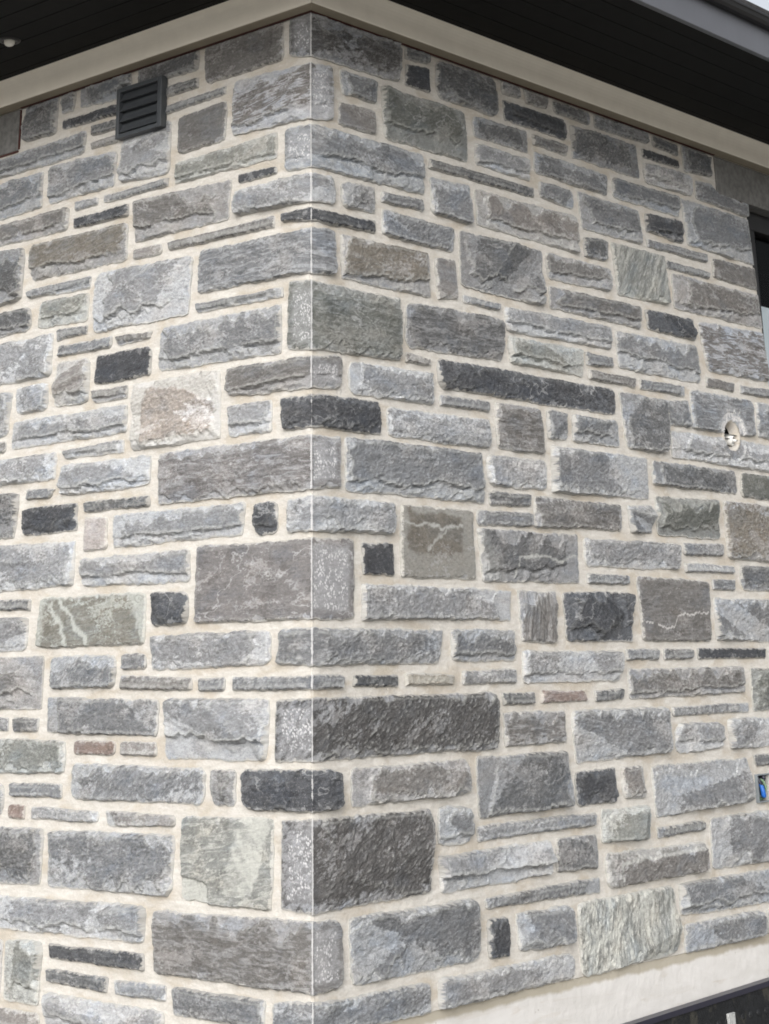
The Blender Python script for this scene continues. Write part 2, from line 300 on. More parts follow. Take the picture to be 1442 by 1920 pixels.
# ---------------------------------------------------------------- helpers
def tag(o, label=None, cat=None, group=None, kind=None):
    if label: o['label'] = label
    if cat: o['category'] = cat
    if group: o['group'] = group
    if kind: o['kind'] = kind
    return o
def empty(name, loc):
    o = bpy.data.objects.new(name, None); o.location = loc; o.empty_display_size = 0.2; col.objects.link(o); return o
def link(name, me, mat=None, parent=None):
    o = bpy.data.objects.new(name, me)
    if mat is not None: me.materials.append(mat)
    col.objects.link(o)
    if parent is not None:
        o.parent = parent
        o.matrix_parent_inverse = Matrix.Translation(-world_loc(parent))
    return o
def world_loc(o):
    v = Vector(o.location)
    p = o.parent
    if p is not None and o.matrix_parent_inverse == Matrix.Identity(4): v = v + world_loc(p)
    return v
class MB:
    """collects plain pieces, then links them as one mesh"""
    def __init__(s): s.v = []; s.f = []; s.sm = []
    def add(s, vs, fs, smooth=False):
        n = len(s.v); s.v += [tuple(p) for p in vs]; s.f += [tuple(i+n for i in q) for q in fs]; s.sm += [smooth]*len(fs); return s
    def box(s, x0, x1, y0, y1, z0, z1):
        v = [(x, y, z) for z in (z0, z1) for y in (y0, y1) for x in (x0, x1)]
        return s.add(v, [(0, 2, 3, 1), (4, 5, 7, 6), (0, 1, 5, 4), (2, 6, 7, 3), (0, 4, 6, 2), (1, 3, 7, 5)])
    def prism(s, prof, path):
        """prof: list of 2-D points; path: function(i, p) giving 3-D for station i; closed profile, capped"""
        n = len(prof); k = path[0]
        vs = []
        for i in range(k): vs += [path[1](i, p) for p in prof]
        fs = [(i*n+j, i*n+(j+1) % n, (i+1)*n+(j+1) % n, (i+1)*n+j) for i in range(k-1) for j in range(n)]
        fs += [tuple(range(n))[::-1], tuple(range((k-1)*n, k*n))]
        return s.add(vs, fs)
    def tube(s, pts, r, n=14, cap=True):
        pts = [Vector(p) for p in pts]; rs = r if isinstance(r, (list, tuple)) else [r]*len(pts)
        vs = []
        for i, p in enumerate(pts):
            d = (pts[min(i+1, len(pts)-1)]-pts[max(i-1, 0)]).normalized()
            a = d.cross(Vector((0, 0, 1)) if abs(d.z) < .9 else Vector((1, 0, 0))).normalized(); b = d.cross(a)
            vs += [p+(a*math.cos(2*math.pi*k/n)+b*math.sin(2*math.pi*k/n))*rs[i] for k in range(n)]
        fs = [(i*n+k, i*n+(k+1) % n, (i+1)*n+(k+1) % n, (i+1)*n+k) for i in range(len(pts)-1) for k in range(n)]
        if cap: fs += [tuple(range(n))[::-1], tuple(range((len(pts)-1)*n, len(pts)*n))]
        return s.add(vs, fs, True)
    def lathe(s, c, prof, n=32, axis='z'):
        vs = []
        for rr, h in prof:
            for k in range(n):
                a = 2*math.pi*k/n
                if axis == 'z': vs.append((c[0]+rr*math.cos(a), c[1]+rr*math.sin(a), c[2]+h))
                else: vs.append((c[0]+h, c[1]+rr*math.cos(a), c[2]+rr*math.sin(a)))
        fs = [(i*n+k, i*n+(k+1) % n, (i+1)*n+(k+1) % n, (i+1)*n+k) for i in range(len(prof)-1) for k in range(n)]
        return s.add(vs, fs, True)
    def build(s, name, mat, parent=None, bevel=0):
        me = bpy.data.meshes.new(name); me.from_pydata(s.v, [], s.f); me.update()
        me.polygons.foreach_set('use_smooth', s.sm)
        import bmesh
        bm = bmesh.new(); bm.from_mesh(me)
        bmesh.ops.recalc_face_normals(bm, faces=bm.faces)
        bm.to_mesh(me); bm.free()
        o = link(name, me, mat, parent)
        if bevel:
            b = o.modifiers.new('bevel', 'BEVEL'); b.width = bevel; b.segments = 2; b.limit_method = 'ANGLE'; b.angle_limit = math.radians(50)
        return o

# numpy gradient noise in the plane
def _h(ix, iy, seed):
    n = (ix.astype(np.int64)*374761393 + iy.astype(np.int64)*668265263 + seed*1274126177) & 0xffffffff
    n = ((n ^ (n >> 13))*1274126177) & 0xffffffff
    n = ((n ^ (n >> 16))*2246822519) & 0xffffffff
    return (n ^ (n >> 15)).astype(np.float64)/4294967296.0
def noise(x, y, seed=0):
    ix, iy = np.floor(x), np.floor(y); fx, fy = x-ix, y-iy
    ux, uy = fx*fx*fx*(fx*(fx*6-15)+10), fy*fy*fy*(fy*(fy*6-15)+10)
    def g(dx, dy):
        a = _h(ix+dx, iy+dy, seed)*2*np.pi
        return np.cos(a)*(fx-dx)+np.sin(a)*(fy-dy)
    a = g(0, 0)*(1-ux)+g(1, 0)*ux; b = g(0, 1)*(1-ux)+g(1, 1)*ux
    return (a*(1-uy)+b*uy)*1.5
def fbm(x, y, seed=0, o=4, gain=.5):
    t = 0; a = 1; f_ = 1
    for i in range(o): t = t+a*noise(x*f_+17.3*i, y*f_-9.1*i, seed+i); a *= gain; f_ *= 2.03
    return t
def ss(x, a, b):
    t = np.clip((x-a)/(b-a), 0, 1); return t*t*(3-2*t)

# ---------------------------------------------------------------- materials
def new_mat(name):
    m_ = bpy.data.materials.new(name); m_.use_nodes = True
    t = m_.node_tree; t.nodes.clear()
    out = t.nodes.new('ShaderNodeOutputMaterial'); b = t.nodes.new('ShaderNodeBsdfPrincipled')
    t.links.new(b.outputs[0], out.inputs[0]); return m_, t, b
class G:
    """small node-graph writer"""
    def __init__(s, t): s.t = t
    def n(s, typ, **kw):
        q = s.t.nodes.new(typ)
        for k, v in kw.items(): setattr(q, k, v)
        return q
    def put(s, sock, v):
        if hasattr(v, 'links') or isinstance(v, bpy.types.NodeSocket): s.t.links.new(v, sock)
        else: sock.default_value = v
    def m(s, op, a, b=0.0, c=None, clamp=False):
        q = s.n('ShaderNodeMath', operation=op, use_clamp=clamp); s.put(q.inputs[0], a); s.put(q.inputs[1], b)
        if c is not None: s.put(q.inputs[2], c)
        return q.outputs[0]
    def ramp(s, v, a, b, lo=0.0, hi=1.0):
        q = s.n('ShaderNodeMapRange', interpolation_type='SMOOTHSTEP')
        for i, x in enumerate((v, a, b, lo, hi)): s.put(q.inputs[i], x)
        return q.outputs[0]
    def mix(s, fac, a, b, mode='MIX'):
        q = s.n('ShaderNodeMix', data_type='RGBA', blend_type=mode); s.put(q.inputs[0], fac); s.put(q.inputs[6], a); s.put(q.inputs[7], b); return q.outputs[2]
    def noise(s, vec, scale, detail=4, rough=.55, dist=0.0):
        q = s.n('ShaderNodeTexNoise'); s.put(q.inputs['Vector'], vec); s.put(q.inputs['Scale'], scale); s.put(q.inputs['Detail'], detail)
        s.put(q.inputs['Roughness'], rough); s.put(q.inputs['Distortion'], dist); return q.outputs[0]
    def voro(s, vec, scale, feature='F1'):
        q = s.n('ShaderNodeTexVoronoi', feature=feature); s.put(q.inputs['Vector'], vec); s.put(q.inputs['Scale'], scale); return q.outputs[0]
    def scale(s, vec, sc):
        q = s.n('ShaderNodeMapping'); s.put(q.inputs['Vector'], vec); q.inputs['Scale'].default_value = sc; return q.outputs[0]
    def attr(s, name, typ='GEOMETRY'):
        q = s.n('ShaderNodeAttribute', attribute_name=name, attribute_type=typ); return q
    def bump(s, h, dist, strength=1.0, normal=None):
        q = s.n('ShaderNodeBump'); q.inputs['Distance'].default_value = dist; q.inputs['Strength'].default_value = strength; s.put(q.inputs['Height'], h)
        if normal is not None: s.put(q.inputs['Normal'], normal)
        return q.outputs[0]
def c4(c): return (c[0], c[1], c[2], 1.0)

def stone_material():
    m_, t, b = new_mat('ledge_stone'); g = G(t)
    uv = g.n('ShaderNodeUVMap', uv_map='face').outputs[0]
    st = g.scale(uv, (1.0, 1.7, 1.0))                      # stretched along the bed of the rock
    st2 = g.scale(uv, (1.0, 6.0, 1.0))
    face = g.attr('face_tone', 'OBJECT').outputs['Color']
    fresh = g.attr('fresh_tone', 'OBJECT').outputs['Color']
    vein = g.attr('vein', 'OBJECT').outputs['Fac']
    speck = g.attr('speckle', 'OBJECT').outputs['Fac']
    band = g.attr('band', 'OBJECT').outputs['Fac']
    frac = g.attr('fracture').outputs['Fac']; edge = g.attr('edge').outputs['Fac']
    chalk = g.attr('chalk').outputs['Fac']; arris = g.attr('arris').outputs['Fac']; squig = g.attr('squiggle').outputs['Fac']; pale = g.attr('pale').outputs['Fac']
    n_low = g.noise(st, 6.5, 8, .68, .3)
    n_mid = g.noise(st, 34, 8, .70, .1)
    n_iso = g.noise(g.scale(uv, (1.0, 1.5, 1.0)), 95, 6, .68)
    n_fin = g.noise(uv, 330, 3, .7)
    n_band = g.noise(st2, 13, 5, .62, 1.1)
    # fresh broken rock shows at the chipped borders and in patches
    pf = g.m('ADD', frac, g.m('MULTIPLY', g.m('SUBTRACT', n_mid, .5), 1.5))
    pf = g.ramp(pf, .38, .56, 0, .85)
    patch = g.ramp(g.m('ADD', n_low, g.m('MULTIPLY', g.m('SUBTRACT', n_iso, .5), .35)), .55, .59, 0, .55)
    c = g.mix(g.m('MAXIMUM', pf, patch), face, fresh)
    dk = g.m('ADD', g.noise(st, 8, 8, .70, .2), g.m('MULTIPLY', g.m('SUBTRACT', n_iso, .5), .3))
    c = g.mix(g.ramp(dk, .455, .40, 0, .55), c, g.mix(1.0, c, (.62, .61, .60, 1), 'MULTIPLY'))
    # bands along the bed
    c = g.mix(g.m('MULTIPLY', g.ramp(n_band, .47, .6), band), c, fresh)
    # mottle
    k = g.m('MULTIPLY', g.ramp(n_mid, .3, .7, .80, 1.2), g.ramp(n_iso, .3, .7, .86, 1.15))
    k = g.m('MULTIPLY', k, g.ramp(n_fin, .3, .7, .84, 1.18))
    k = g.m('POWER', k, g.m('ADD', .55, g.m('MULTIPLY', speck, .75)))
    c = g.mix(1.0, c, k, 'MULTIPLY')
    # warm rusty-brown and cool clouds, whitish streaks
    cl = g.noise(st, 6.5, 4, .6)
    c = g.mix(g.ramp(cl, .50, .66, 0, .55), c, g.mix(1.0, c, (1.06, 1.0, .94, 1), 'MULTIPLY'))
    c = g.mix(g.ramp(cl, .48, .34, 0, .6), c, g.mix(1.0, c, (.93, 1.0, 1.10, 1), 'MULTIPLY'))
    ws = g.noise(g.scale(uv, (1.0, 1.9, 1.0)), 30, 8, .72)
    c = g.mix(g.m('MULTIPLY', g.ramp(ws, .56, .68), .42), c, g.mix(.5, fresh, (.42, .43, .445, 1)))
    # dark and pale grains
    gr = g.noise(uv, 290, 2, .55)
    c = g.mix(g.m('MULTIPLY', g.ramp(gr, .62, .72), g.m('MULTIPLY', speck, .45)), c, (.5, .5, .51, 1))
    c = g.mix(g.m('MULTIPLY', g.ramp(gr, .36, .27), g.m('MULTIPLY', speck, .55)), c, (.03, .03, .032, 1))
    # pale veins
    w = g.m('ABSOLUTE', g.m('SUBTRACT', g.noise(st, 4.2, 5, .58, .3), .5))
    v1 = g.m('MULTIPLY', g.ramp(w, .012, .002), g.ramp(g.noise(uv, 9, 2), .40, .56))
    w2 = g.m('ABSOLUTE', g.m('SUBTRACT', g.noise(st2, 5, 5, .6, .3), .5))
    v2 = g.m('MULTIPLY', g.ramp(w2, .012, .002), g.ramp(g.noise(uv, 12, 2), .5, .62, 0, .5))
    c = g.mix(g.m('MULTIPLY', g.m('MULTIPLY', g.m('MAXIMUM', v1, v2), vein), .6), c, (.50, .51, .52, 1))
    c = g.mix(g.m('MULTIPLY', pale, g.ramp(n_iso, .25, .6, .45, .85)), c, g.mix(.55, fresh, (.50, .51, .48, 1)))
    # mortar smeared and bruises along the border
    ne = g.noise(uv, 55, 5, .65)
    em = g.m('SUBTRACT', edge, g.m('MULTIPLY', g.ramp(ne, .35, .75), .008))
    c = g.mix(g.ramp(em, .0016, -.0006, 0, .6), c, (.47, .46, .43, 1))
    c = g.mix(g.ramp(g.m('SUBTRACT', edge, g.m('MULTIPLY', g.ramp(g.noise(uv, 26, 4, .6), .5, .75), .030)), .002, -.004, 0, .22), c, (.46, .47, .48, 1))
    # pick marks dressed into the corner returns, chalky arris
    vo = g.voro(g.scale(uv, (1.3, 1.0, 1.0)), 125)
    pk = g.m('MULTIPLY', g.ramp(vo, .52, .30), g.ramp(g.noise(uv, 42, 3, .6), .40, .52))
    ck = g.ramp(g.m('ADD', g.m('MULTIPLY', chalk, 1.1), g.m('MULTIPLY', g.m('SUBTRACT', g.noise(uv, 24, 4, .6), .66), 2.2)), .3, .9)
    c = g.mix(g.m('MULTIPLY', g.m('MINIMUM', chalk, 1.0), .72), c, g.mix(1.0, g.mix(.45, fresh, (.27, .275, .29, 1)), k, 'MULTIPLY'))
    c = g.mix(g.m('MULTIPLY', g.m('MULTIPLY', pk, ck), .62), c, (.74, .74, .76, 1))
    c = g.mix(g.ramp(g.m('ADD', arris, g.m('MULTIPLY', g.m('SUBTRACT', g.noise(uv, 62, 5, .7), .5), 1.9)), .38, .70, 0, .72), c, (.66, .66, .67, 1))
    c = g.mix(g.ramp(g.m('ADD', squig, g.m('MULTIPLY', g.m('SUBTRACT', g.noise(uv, 80, 5, .7), .5), 1.5)), .45, .95, 0, .65), c, (.58, .57, .565, 1))
    t.links.new(c, b.inputs['Base Color'])
    b.inputs['Roughness'].default_value = .82; b.inputs['Specular IOR Level'].default_value = .3
    h = g.m('ADD', g.m('MULTIPLY', n_mid, .6), g.m('ADD', g.m('MULTIPLY', n_iso, .65), g.m('MULTIPLY', n_fin, .35)))
    bs = g.bump(h, .0021, 1.0)
    bs2 = g.bump(n_band, .0012, .6, bs)
    t.links.new(bs2, b.inputs['Normal'])
    return m_
def mortar_material():
    m_, t, b = new_mat('mortar'); g = G(t)
    uv = g.n('ShaderNodeUVMap', uv_map='face').outputs[0]
    lo = g.noise(g.scale(uv, (1, 2.4, 1)), 5.5, 5, .6, .5)
    st = g.noise(g.scale(uv, (1, 5, 1)), 16, 5, .62, .4)
    fi = g.noise(uv, 140, 4, .65)
    c = g.mix(g.ramp(st, .35, .68), (.50, .478, .442, 1), (.585, .57, .54, 1))
    c = g.mix(g.ramp(g.m('ADD', g.m('MULTIPLY', lo, .75), g.m('MULTIPLY', st, .25)), .47, .62, 0, .7), c, (.42, .372, .305, 1))
    c = g.mix(g.ramp(g.noise(g.scale(uv, (1, 1.8, 1)), 27, 5, .6), .56, .72, 0, .55), c, (.61, .595, .565, 1))
    c = g.mix(1.0, c, g.m('MULTIPLY', g.ramp(fi, .3, .7, .94, 1.05), g.ramp(g.noise(uv, 420, 2, .6), .3, .7, .95, 1.04)), 'MULTIPLY')
    t.links.new(c, b.inputs['Base Color']); b.inputs['Roughness'].default_value = .93; b.inputs['Specular IOR Level'].default_value = .15
    h = g.m('ADD', g.m('MULTIPLY', g.noise(uv, 48, 5, .6), 1.0), g.m('MULTIPLY', fi, .3))
    t.links.new(g.bump(h, .0045, .8), b.inputs['Normal'])
    return m_
def plain(name, colr, rough=.5, spec=.5, var=.1, scale=30, bump=0.0, stain=None, metallic=0.0):
    m_, t, b = new_mat(name); g = G(t)
    co = g.n('ShaderNodeTexCoord').outputs['Object']
    n1 = g.noise(co, scale, 5, .6)
    c = g.mix(1.0, c4(colr), g.ramp(n1, .3, .7, 1-var, 1+var), 'MULTIPLY')
    if stain:
        n2 = g.noise(co, scale*.25, 5, .65, .4); c = g.mix(g.ramp(n2, .52, .66, 0, stain[1]), c, c4(stain[0]))
    t.links.new(c, b.inputs['Base Color']); b.inputs['Roughness'].default_value = rough; b.inputs['Specular IOR Level'].default_value = spec; b.inputs['Metallic'].default_value = metallic
    if bump: t.links.new(g.bump(g.noise(co, scale*3, 4, .6), bump, .8), b.inputs['Normal'])
    return m_
M_STONE = stone_material(); M_MORTAR = mortar_material()
M_TRIM = plain('cream_trim', (.83, .785, .695), .55, .35, .03, 12)
M_LIP_SHADE = plain('trim_underside_shade', (.33, .29, .225), .7, .2, .06, 20)  # darker tan stands in for the shade on the trim underside
M_SOFFIT = plain('black_soffit', (.0055, .0055, .0054), .65, .12, .15, 25)
M_FASCIA = plain('charcoal_fascia', (.098, .103, .118), .42, .5, .05, 8)
M_GUTTER = plain('black_gutter', (.014, .014, .015), .4, .4, .1, 12)
M_ROOF = plain('roof_shingle', (.05, .05, .052), .9, .2, .3, 40, .004)
M_LINTEL = plain('sawn_lintel', (.150, .150, .146), .75, .3, .22, 45, .0015, ((.105, .105, .10), .5))
M_RED = plain('red_shadow_line', (.07, .028, .024), .7, .3, .2, 40)  # dark red that draws the shadow lines at lintels and trim
M_VENT = plain('vent_plastic', (.05, .056, .063), .42, .5, .06, 30)
M_FRAME = plain('window_frame', (.018, .018, .019), .45, .4, .1, 20)
M_DARK = plain('dark_room', (.006, .006, .006), .9, .1, .1, 5)
M_PANEL = plain('pale_panel', (.62, .66, .72), .8, .2, .04, 6)
M_LAMP = plain('frosted_lens', (.82, .80, .72), .35, .5, .04, 60)
M_RING = plain('black_ring', (.015, .015, .015), .35, .5, .1, 40)
M_PVC = plain('white_pipe', (.72, .72, .70), .4, .4, .06, 40)
M_BOX = plain('grey_box', (.20, .225, .245), .45, .4, .08, 50)
M_BLUE = plain('blue_nut', (.015, .11, .42), .4, .5, .05, 80)
M_WIRE = plain('black_wire', (.012, .014, .03), .4, .5, .05, 80)
M_GREEN = plain('green_wire', (.10, .17, .10), .4, .5, .05, 80)
M_CLIP = plain('grey_clip', (.36, .37, .37), .5, .4, .15, 60)
M_MEMB = plain('black_membrane', (.013, .014, .016), .6, .25, .3, 60, .003, ((.05, .048, .04), .7))
M_MEDGE = plain('membrane_edge', (.020, .020, .034), .35, .5, .1, 40)
M_GROUND = plain('pale_gravel', (.25, .24, .22), .95, .2, .25, 6, .03, ((.17, .155, .135), .6))
def parge_material():
    m_, t, b = new_mat('parged_footing'); g = G(t)
    co = g.n('ShaderNodeTexCoord').outputs['Object']
    st = g.noise(g.scale(co, (1, 1, 3.2)), 3.2, 6, .62, .6)
    c = g.mix(g.ramp(st, .35, .7), (.55, .54, .525, 1), (.63, .62, .61, 1))
    c = g.mix(g.ramp(g.noise(g.scale(co, (1, .6, 5)), 6, 5, .6, .8), .56, .7, 0, .45), c, (.47, .43, .38, 1))
    # dirty wash-off under the stones, with a ragged lower border
    z = g.n('ShaderNodeSeparateXYZ'); g.put(z.inputs[0], g.n('ShaderNodeTexCoord').outputs['Object'])
    zz = g.m('ADD', z.outputs[2], g.m('MULTIPLY', g.noise(g.scale(co, (1, 1, .5)), 13, 5, .6), -.030))
    c = g.mix(g.ramp(zz, -.884, -.872, 0, .75), c, (.33, .295, .22, 1))
    c = g.mix(g.ramp(g.noise(co, 60, 2, .5), .74, .8, 0, .6), c, (.25, .22, .19, 1))
    t.links.new(c, b.inputs['Base Color']); b.inputs['Roughness'].default_value = .9; b.inputs['Specular IOR Level'].default_value = .2
    t.links.new(g.bump(g.noise(co, 22, 6, .65), .006, .7), b.inputs['Normal'])
    return m_
M_PARGE = parge_material()

# ---------------------------------------------------------------- the ground
mb = MB(); mb.add([(-150, -150, -1.5), (150, -150, -1.5), (150, 150, -1.5), (-150, 150, -1.5)], [(0, 1, 2, 3)])
tag(mb.build('ground', M_GROUND), kind='structure')

# ---------------------------------------------------------------- the house
house = empty('stone_house', (0, 0, -1.5))
tag(house, 'grey stone house corner with pale mortar, cream eave trim and black soffit', 'house')
TOP, BASE, BASE_L, SILL, HEAD = 1.843, -0.838, -1.12, 0.50, 1.686
def jamb(z): return 2.481+(1.687-z)*.0787
FAR = 3.75                      # far jamb of the window
HOLE = (2.2165, 0.772, .056)
def unfold(s, z, h):
    return (s, -h, z) if s < 0 else (h, s, z)
def sheet(name, s0, s1, parent, BASE=BASE):
    """mortar bed of one wall, a finely uneven sheet"""
    ds = .012
    ns, nz = int(abs(s1-s0)/ds)+1, int((TOP-BASE)/ds)+1
    S = np.linspace(s0, s1, ns); Z = np.linspace(BASE, TOP, nz)
    SS, ZZ = np.meshgrid(S, Z)
    h = -.0036+.0014*fbm(SS*22, ZZ*22, 5, 3)+.0009*fbm(SS*70, ZZ*70, 9, 2)
    h[:, np.argmin(abs(S))] = -.0045
    h = h-.004*(1-ss(np.abs(SS), .004, .016))
    idx = np.arange(ns*nz).reshape(nz, ns)
    q = np.stack([idx[:-1, :-1], idx[:-1, 1:], idx[1:, 1:], idx[1:, :-1]], -1).reshape(-1, 4)
    sc = (SS[:-1, :-1]+SS[1:, 1:]).ravel()/2; zc = (ZZ[:-1, :-1]+ZZ[1:, 1:]).ravel()/2
    keep = ~((zc > SILL) & (zc < HEAD+.07) & (sc > 2.481+(1.687-zc)*.0787) & (sc < FAR))
    keep &= ~(np.hypot(sc-HOLE[0], zc-HOLE[1]) < HOLE[2]*.95)
    keep &= ~((sc > 2.181) & (sc < 2.274) & (zc > -.443) & (zc < -.357))
    q = q[keep]
    if s0 < 0: co = np.stack([SS, -h, ZZ], -1)
    else: co = np.stack([h, SS, ZZ], -1)
    co = co.reshape(-1, 3)
    me = bpy.data.meshes.new(name); me.from_pydata(co.tolist(), [], q.tolist()); me.update()
    me.polygons.foreach_set('use_smooth', [True]*len(me.polygons))
    uvl = me.uv_layers.new(name='face'); li = np.zeros(len(me.loops), dtype=np.int32); me.loops.foreach_get('vertex_index', li)
    uvl.data.foreach_set('uv', np.stack([SS.ravel()[li], ZZ.ravel()[li]], -1).ravel())
    return link(name, me, M_MORTAR, parent)
wall_l = sheet('wall', -3.2, -.0045, house, BASE_L)
wall_r = sheet('wall', .0045, 4.6, house)
wall_l['label'] = 'side with the louvred vent'; wall_r['label'] = 'side with the pipe hole and the window'

TONE = {  # weathered face, fresh break
 'k': ((.050, .053, .060), (0.091, 0.097, 0.108)), 'd': ((.101, .104, .109), (0.232, 0.240, 0.252)), 'g': ((.145, .151, .161), (0.307, 0.321, 0.339)),
 'l': ((.211, .217, .228), (0.393, 0.407, 0.427)), 'b': ((.135, .131, .128), (0.287, 0.290, 0.298)), 'f': ((.150, .138, .120), (0.281, 0.284, 0.290)),
 'p': ((.195, .186, .181), (0.365, 0.370, 0.372)), 'P': ((.32, .298, .29), (0.468, 0.456, 0.450)), 'R': ((.190, .150, .135), (0.328, 0.292, 0.281)),
 'n': ((.185, .191, .181), (0.363, 0.378, 0.374)), 'N': ((.188, .196, .190), (0.385, 0.392, 0.372)), 'o': ((.115, .121, .114), (0.205, 0.215, 0.213)),
 'w': ((.285, .258, .235), (0.468, 0.462, 0.468)), 't': ((.26, .243, .21), (0.386, 0.371, 0.339)), 'B': ((.074, .072, .072), (0.234, 0.240, 0.252)),
 'm': ((.135, .129, .126), (0.351, 0.365, 0.392)), 'q': ((.152, .146, .147), (0.310, 0.316, 0.328)), 'F': ((.160, .155, .137), (0.363, 0.392, 0.380)),
}
def stone_mesh(tone, face, T, B, k, cell=.0043):
    """one block: a patch between its top and bottom edge, broken to relief, with sides that run back into the mortar"""
    rs = np.random.RandomState(1000+k)
    T = np.array(T, float)/1000; B = np.array(B, float)/1000
    corner = len(T) == 3
    def lens(P): d = np.hypot(*np.diff(P, axis=0).T); return np.concatenate([[0], np.cumsum(d)])
    w = (lens(T)[-1]+lens(B)[-1])/2; hh = (np.hypot(*(T[0]-B[0]))+np.hypot(*(T[-1]-B[-1])))/2
    nz = max(5, int(hh/cell)+1)
    if corner:
        wl = (abs(T[0][0])+abs(B[0][0]))/2; wr = (T[2][0]+B[2][0])/2
        nl, nr = max(4, int(wl/cell)), max(4, int(wr/cell))
        A = np.concatenate([np.linspace(0, 1, nl+1), 1+np.linspace(0, 1, nr+1)[1:]])/2
        par = lambda P: np.array([0, .5, 1.0]); jc = nl
    else:
        A = np.linspace(0, 1, max(6, int(w/cell)+1)); jc = None
        par = lambda P: lens(P)/lens(P)[-1]
    na = len(A)
    top = np.stack([np.interp(A, par(T), T[:, i]) for i in (0, 1)], -1); bot = np.stack([np.interp(A, par(B), B[:, i]) for i in (0, 1)], -1)
    V = np.linspace(0, 1, nz)
    Pn = bot[None]*(1-V)[:, None, None]+top[None]*V[:, None, None]
    S, Z = Pn[..., 0].copy(), Pn[..., 1].copy()
    xm = S-(T[0][0]+B[0][0])/2                    # metres along the block
    dz = np.minimum(V, 1-V)[:, None]*(top[:, 1]-bot[:, 1])[None]
    dl = S-S[:, :1]; dr = S[:, -1:]-S
    da = np.minimum(dl, dr)
    e = np.minimum(dz, da)
    # rounded corners and a ragged outline
    R = min(.020, hh*.30)*rs.uniform(.3, 1.15)
    cf = np.clip(1-dz/R, 0, 1)*np.clip(1-da/R, 0, 1)
    cs, cz = S.mean(), Z.mean()
    sg = np.where(dl < dr, 1, -1); vg = np.where(V < .5, 1, -1)[:, None]
    var = .5+.8*_h(np.array([0, 1.]), np.array([k, k+.0]), 3)[(dl < dr).astype(int)]
    S += sg*cf*R*.34*var; Z += vg*cf*R*.34*var
    amp = .0026 if hh > .06 else .0020
    fall = np.clip(abs(S)/.03, 0, 1) if corner else 1.0
    S0, Z0 = S.copy(), Z.copy()
    grow = .0034*(1-np.clip(da/.03, 0, 1)); S += -sg*grow*(1 if not corner else 1); Z += -vg*.0034*(1-np.clip(dz/.03, 0, 1))
    if corner: S[:, jc] = 0
    S += (fbm(S0*45+k*3.1, Z0*45, 31, 3)*amp+fbm(S0*9, Z0*9+k, 35, 2)*amp*1.2)*fall
    Z += fbm(S0*45, Z0*45+k*1.7, 77, 3)*amp+fbm(S0*8+k, Z0*11, 79, 2)*amp*1.3
    if 2.4 < T[1][0] < 2.72 and k < 1000 and not corner and Z.mean() > .5:
        jb = 2.481+(1.687-Z)*.0787; S = np.where((dr < .004) & (S0 > jb-.02), jb, np.minimum(S, jb))
    sx, sz = S+k*7.77, Z+k*3.3
    # relief
    ang = {'t': 0.0, 'x': .62, 'u': 1.5}.get(face[0], rs.uniform(-.18, .18))
    if tone == 'N' and 'x' in face: ang = 1.05
    if '8' in face: ang = .5
    if '6' in face: ang = 1.5
    if 'R' in face and tone == 'm': ang = .1
    ca, sa = math.cos(ang), math.sin(ang)
    U, Vv = sx*ca+sz*sa, -sx*sa+sz*ca
    big = min(1.0, hh/.13)
    smooth = face[0] in 'svz'
    bn = fbm(sx*11, sz*11, 11, 2)+.35*fbm(sx*40, sz*40, 12, 2)
    bev = .0032+(.016 if smooth else .026)*big*np.clip(bn-.12, 0, 1)
    prof = np.clip(e/bev, 0, 1)**.9
    Hh = (.0065 if smooth else .0100)*(.6+.4*big)
    frac = (1-ss(e, bev-.003, bev+.0015))*ss(bev, .006, .012)*.7
    ridg = lambda sc, sd: 1-np.abs(fbm(U*sc, Vv*sc*1.9, sd+k, 4))*1.7
    if not smooth and face[0] != 'E' and hh > .055:              # a chipped margin along some of the edges
        dT, dB = (1-V)[:, None]*(top[:, 1]-bot[:, 1])[None], V[:, None]*(top[:, 1]-bot[:, 1])[None]
        mar = np.zeros_like(S)
        for d_, p_ in ((dT, .62), (dB, .45), (dl, .5), (dr, .45)):
            if rs.rand() < p_ and not (corner and d_ is not dT and d_ is not dB):
                q = xm if (d_ is dT or d_ is dB) else Z
                wd = rs.uniform(.010, .026)*(.45+.55*big)*np.clip(.75+1.5*fbm(q*13+k*1.3, q*0+len(face)+p_*9, 301, 4), .1, 1.9)
                mar = np.maximum(mar, 1-ss(d_, wd-.0025, wd+.0025))
        frac = np.maximum(frac, mar)
    else: mar = np.zeros_like(S)
    zrel, xw = Z-cz+hh/2, w*.5
    def facets(n, gx, gz, up, dn, tilt=-.02, rng=.010):
        """broad split planes that meet in creases"""
        pl = []
        for i in range(n):
            x0, z0 = rs.uniform(0, w), rs.uniform(0, hh)
            pl.append(rs.uniform(-dn, up)+rs.normal(0, gx)*(xm-x0)+rs.normal(tilt, gz)*(zrel-z0))
        pl = np.array(pl)+.0012*fbm(U*26, Vv*40, 51+k, 3)*np.linspace(-1, 1, n)[:, None, None]
        m_ = max(2, n//2)
        q = np.maximum(pl[:m_].min(0), pl[m_:].min(0)) if n > 3 else pl.min(0)
        lo, hi = np.percentile(q, 6), np.percentile(q, 94)
        return (q-(lo+hi)/2)*min(1.6, rng*(.35+.65*big)/max(hi-lo, 1e-4))
    fine = .0009*fbm(U*60, Vv*95, 55+k, 3)+.0005*fbm(sx*150, sz*150, 56, 2)
    nf = 4+int(w/.07)
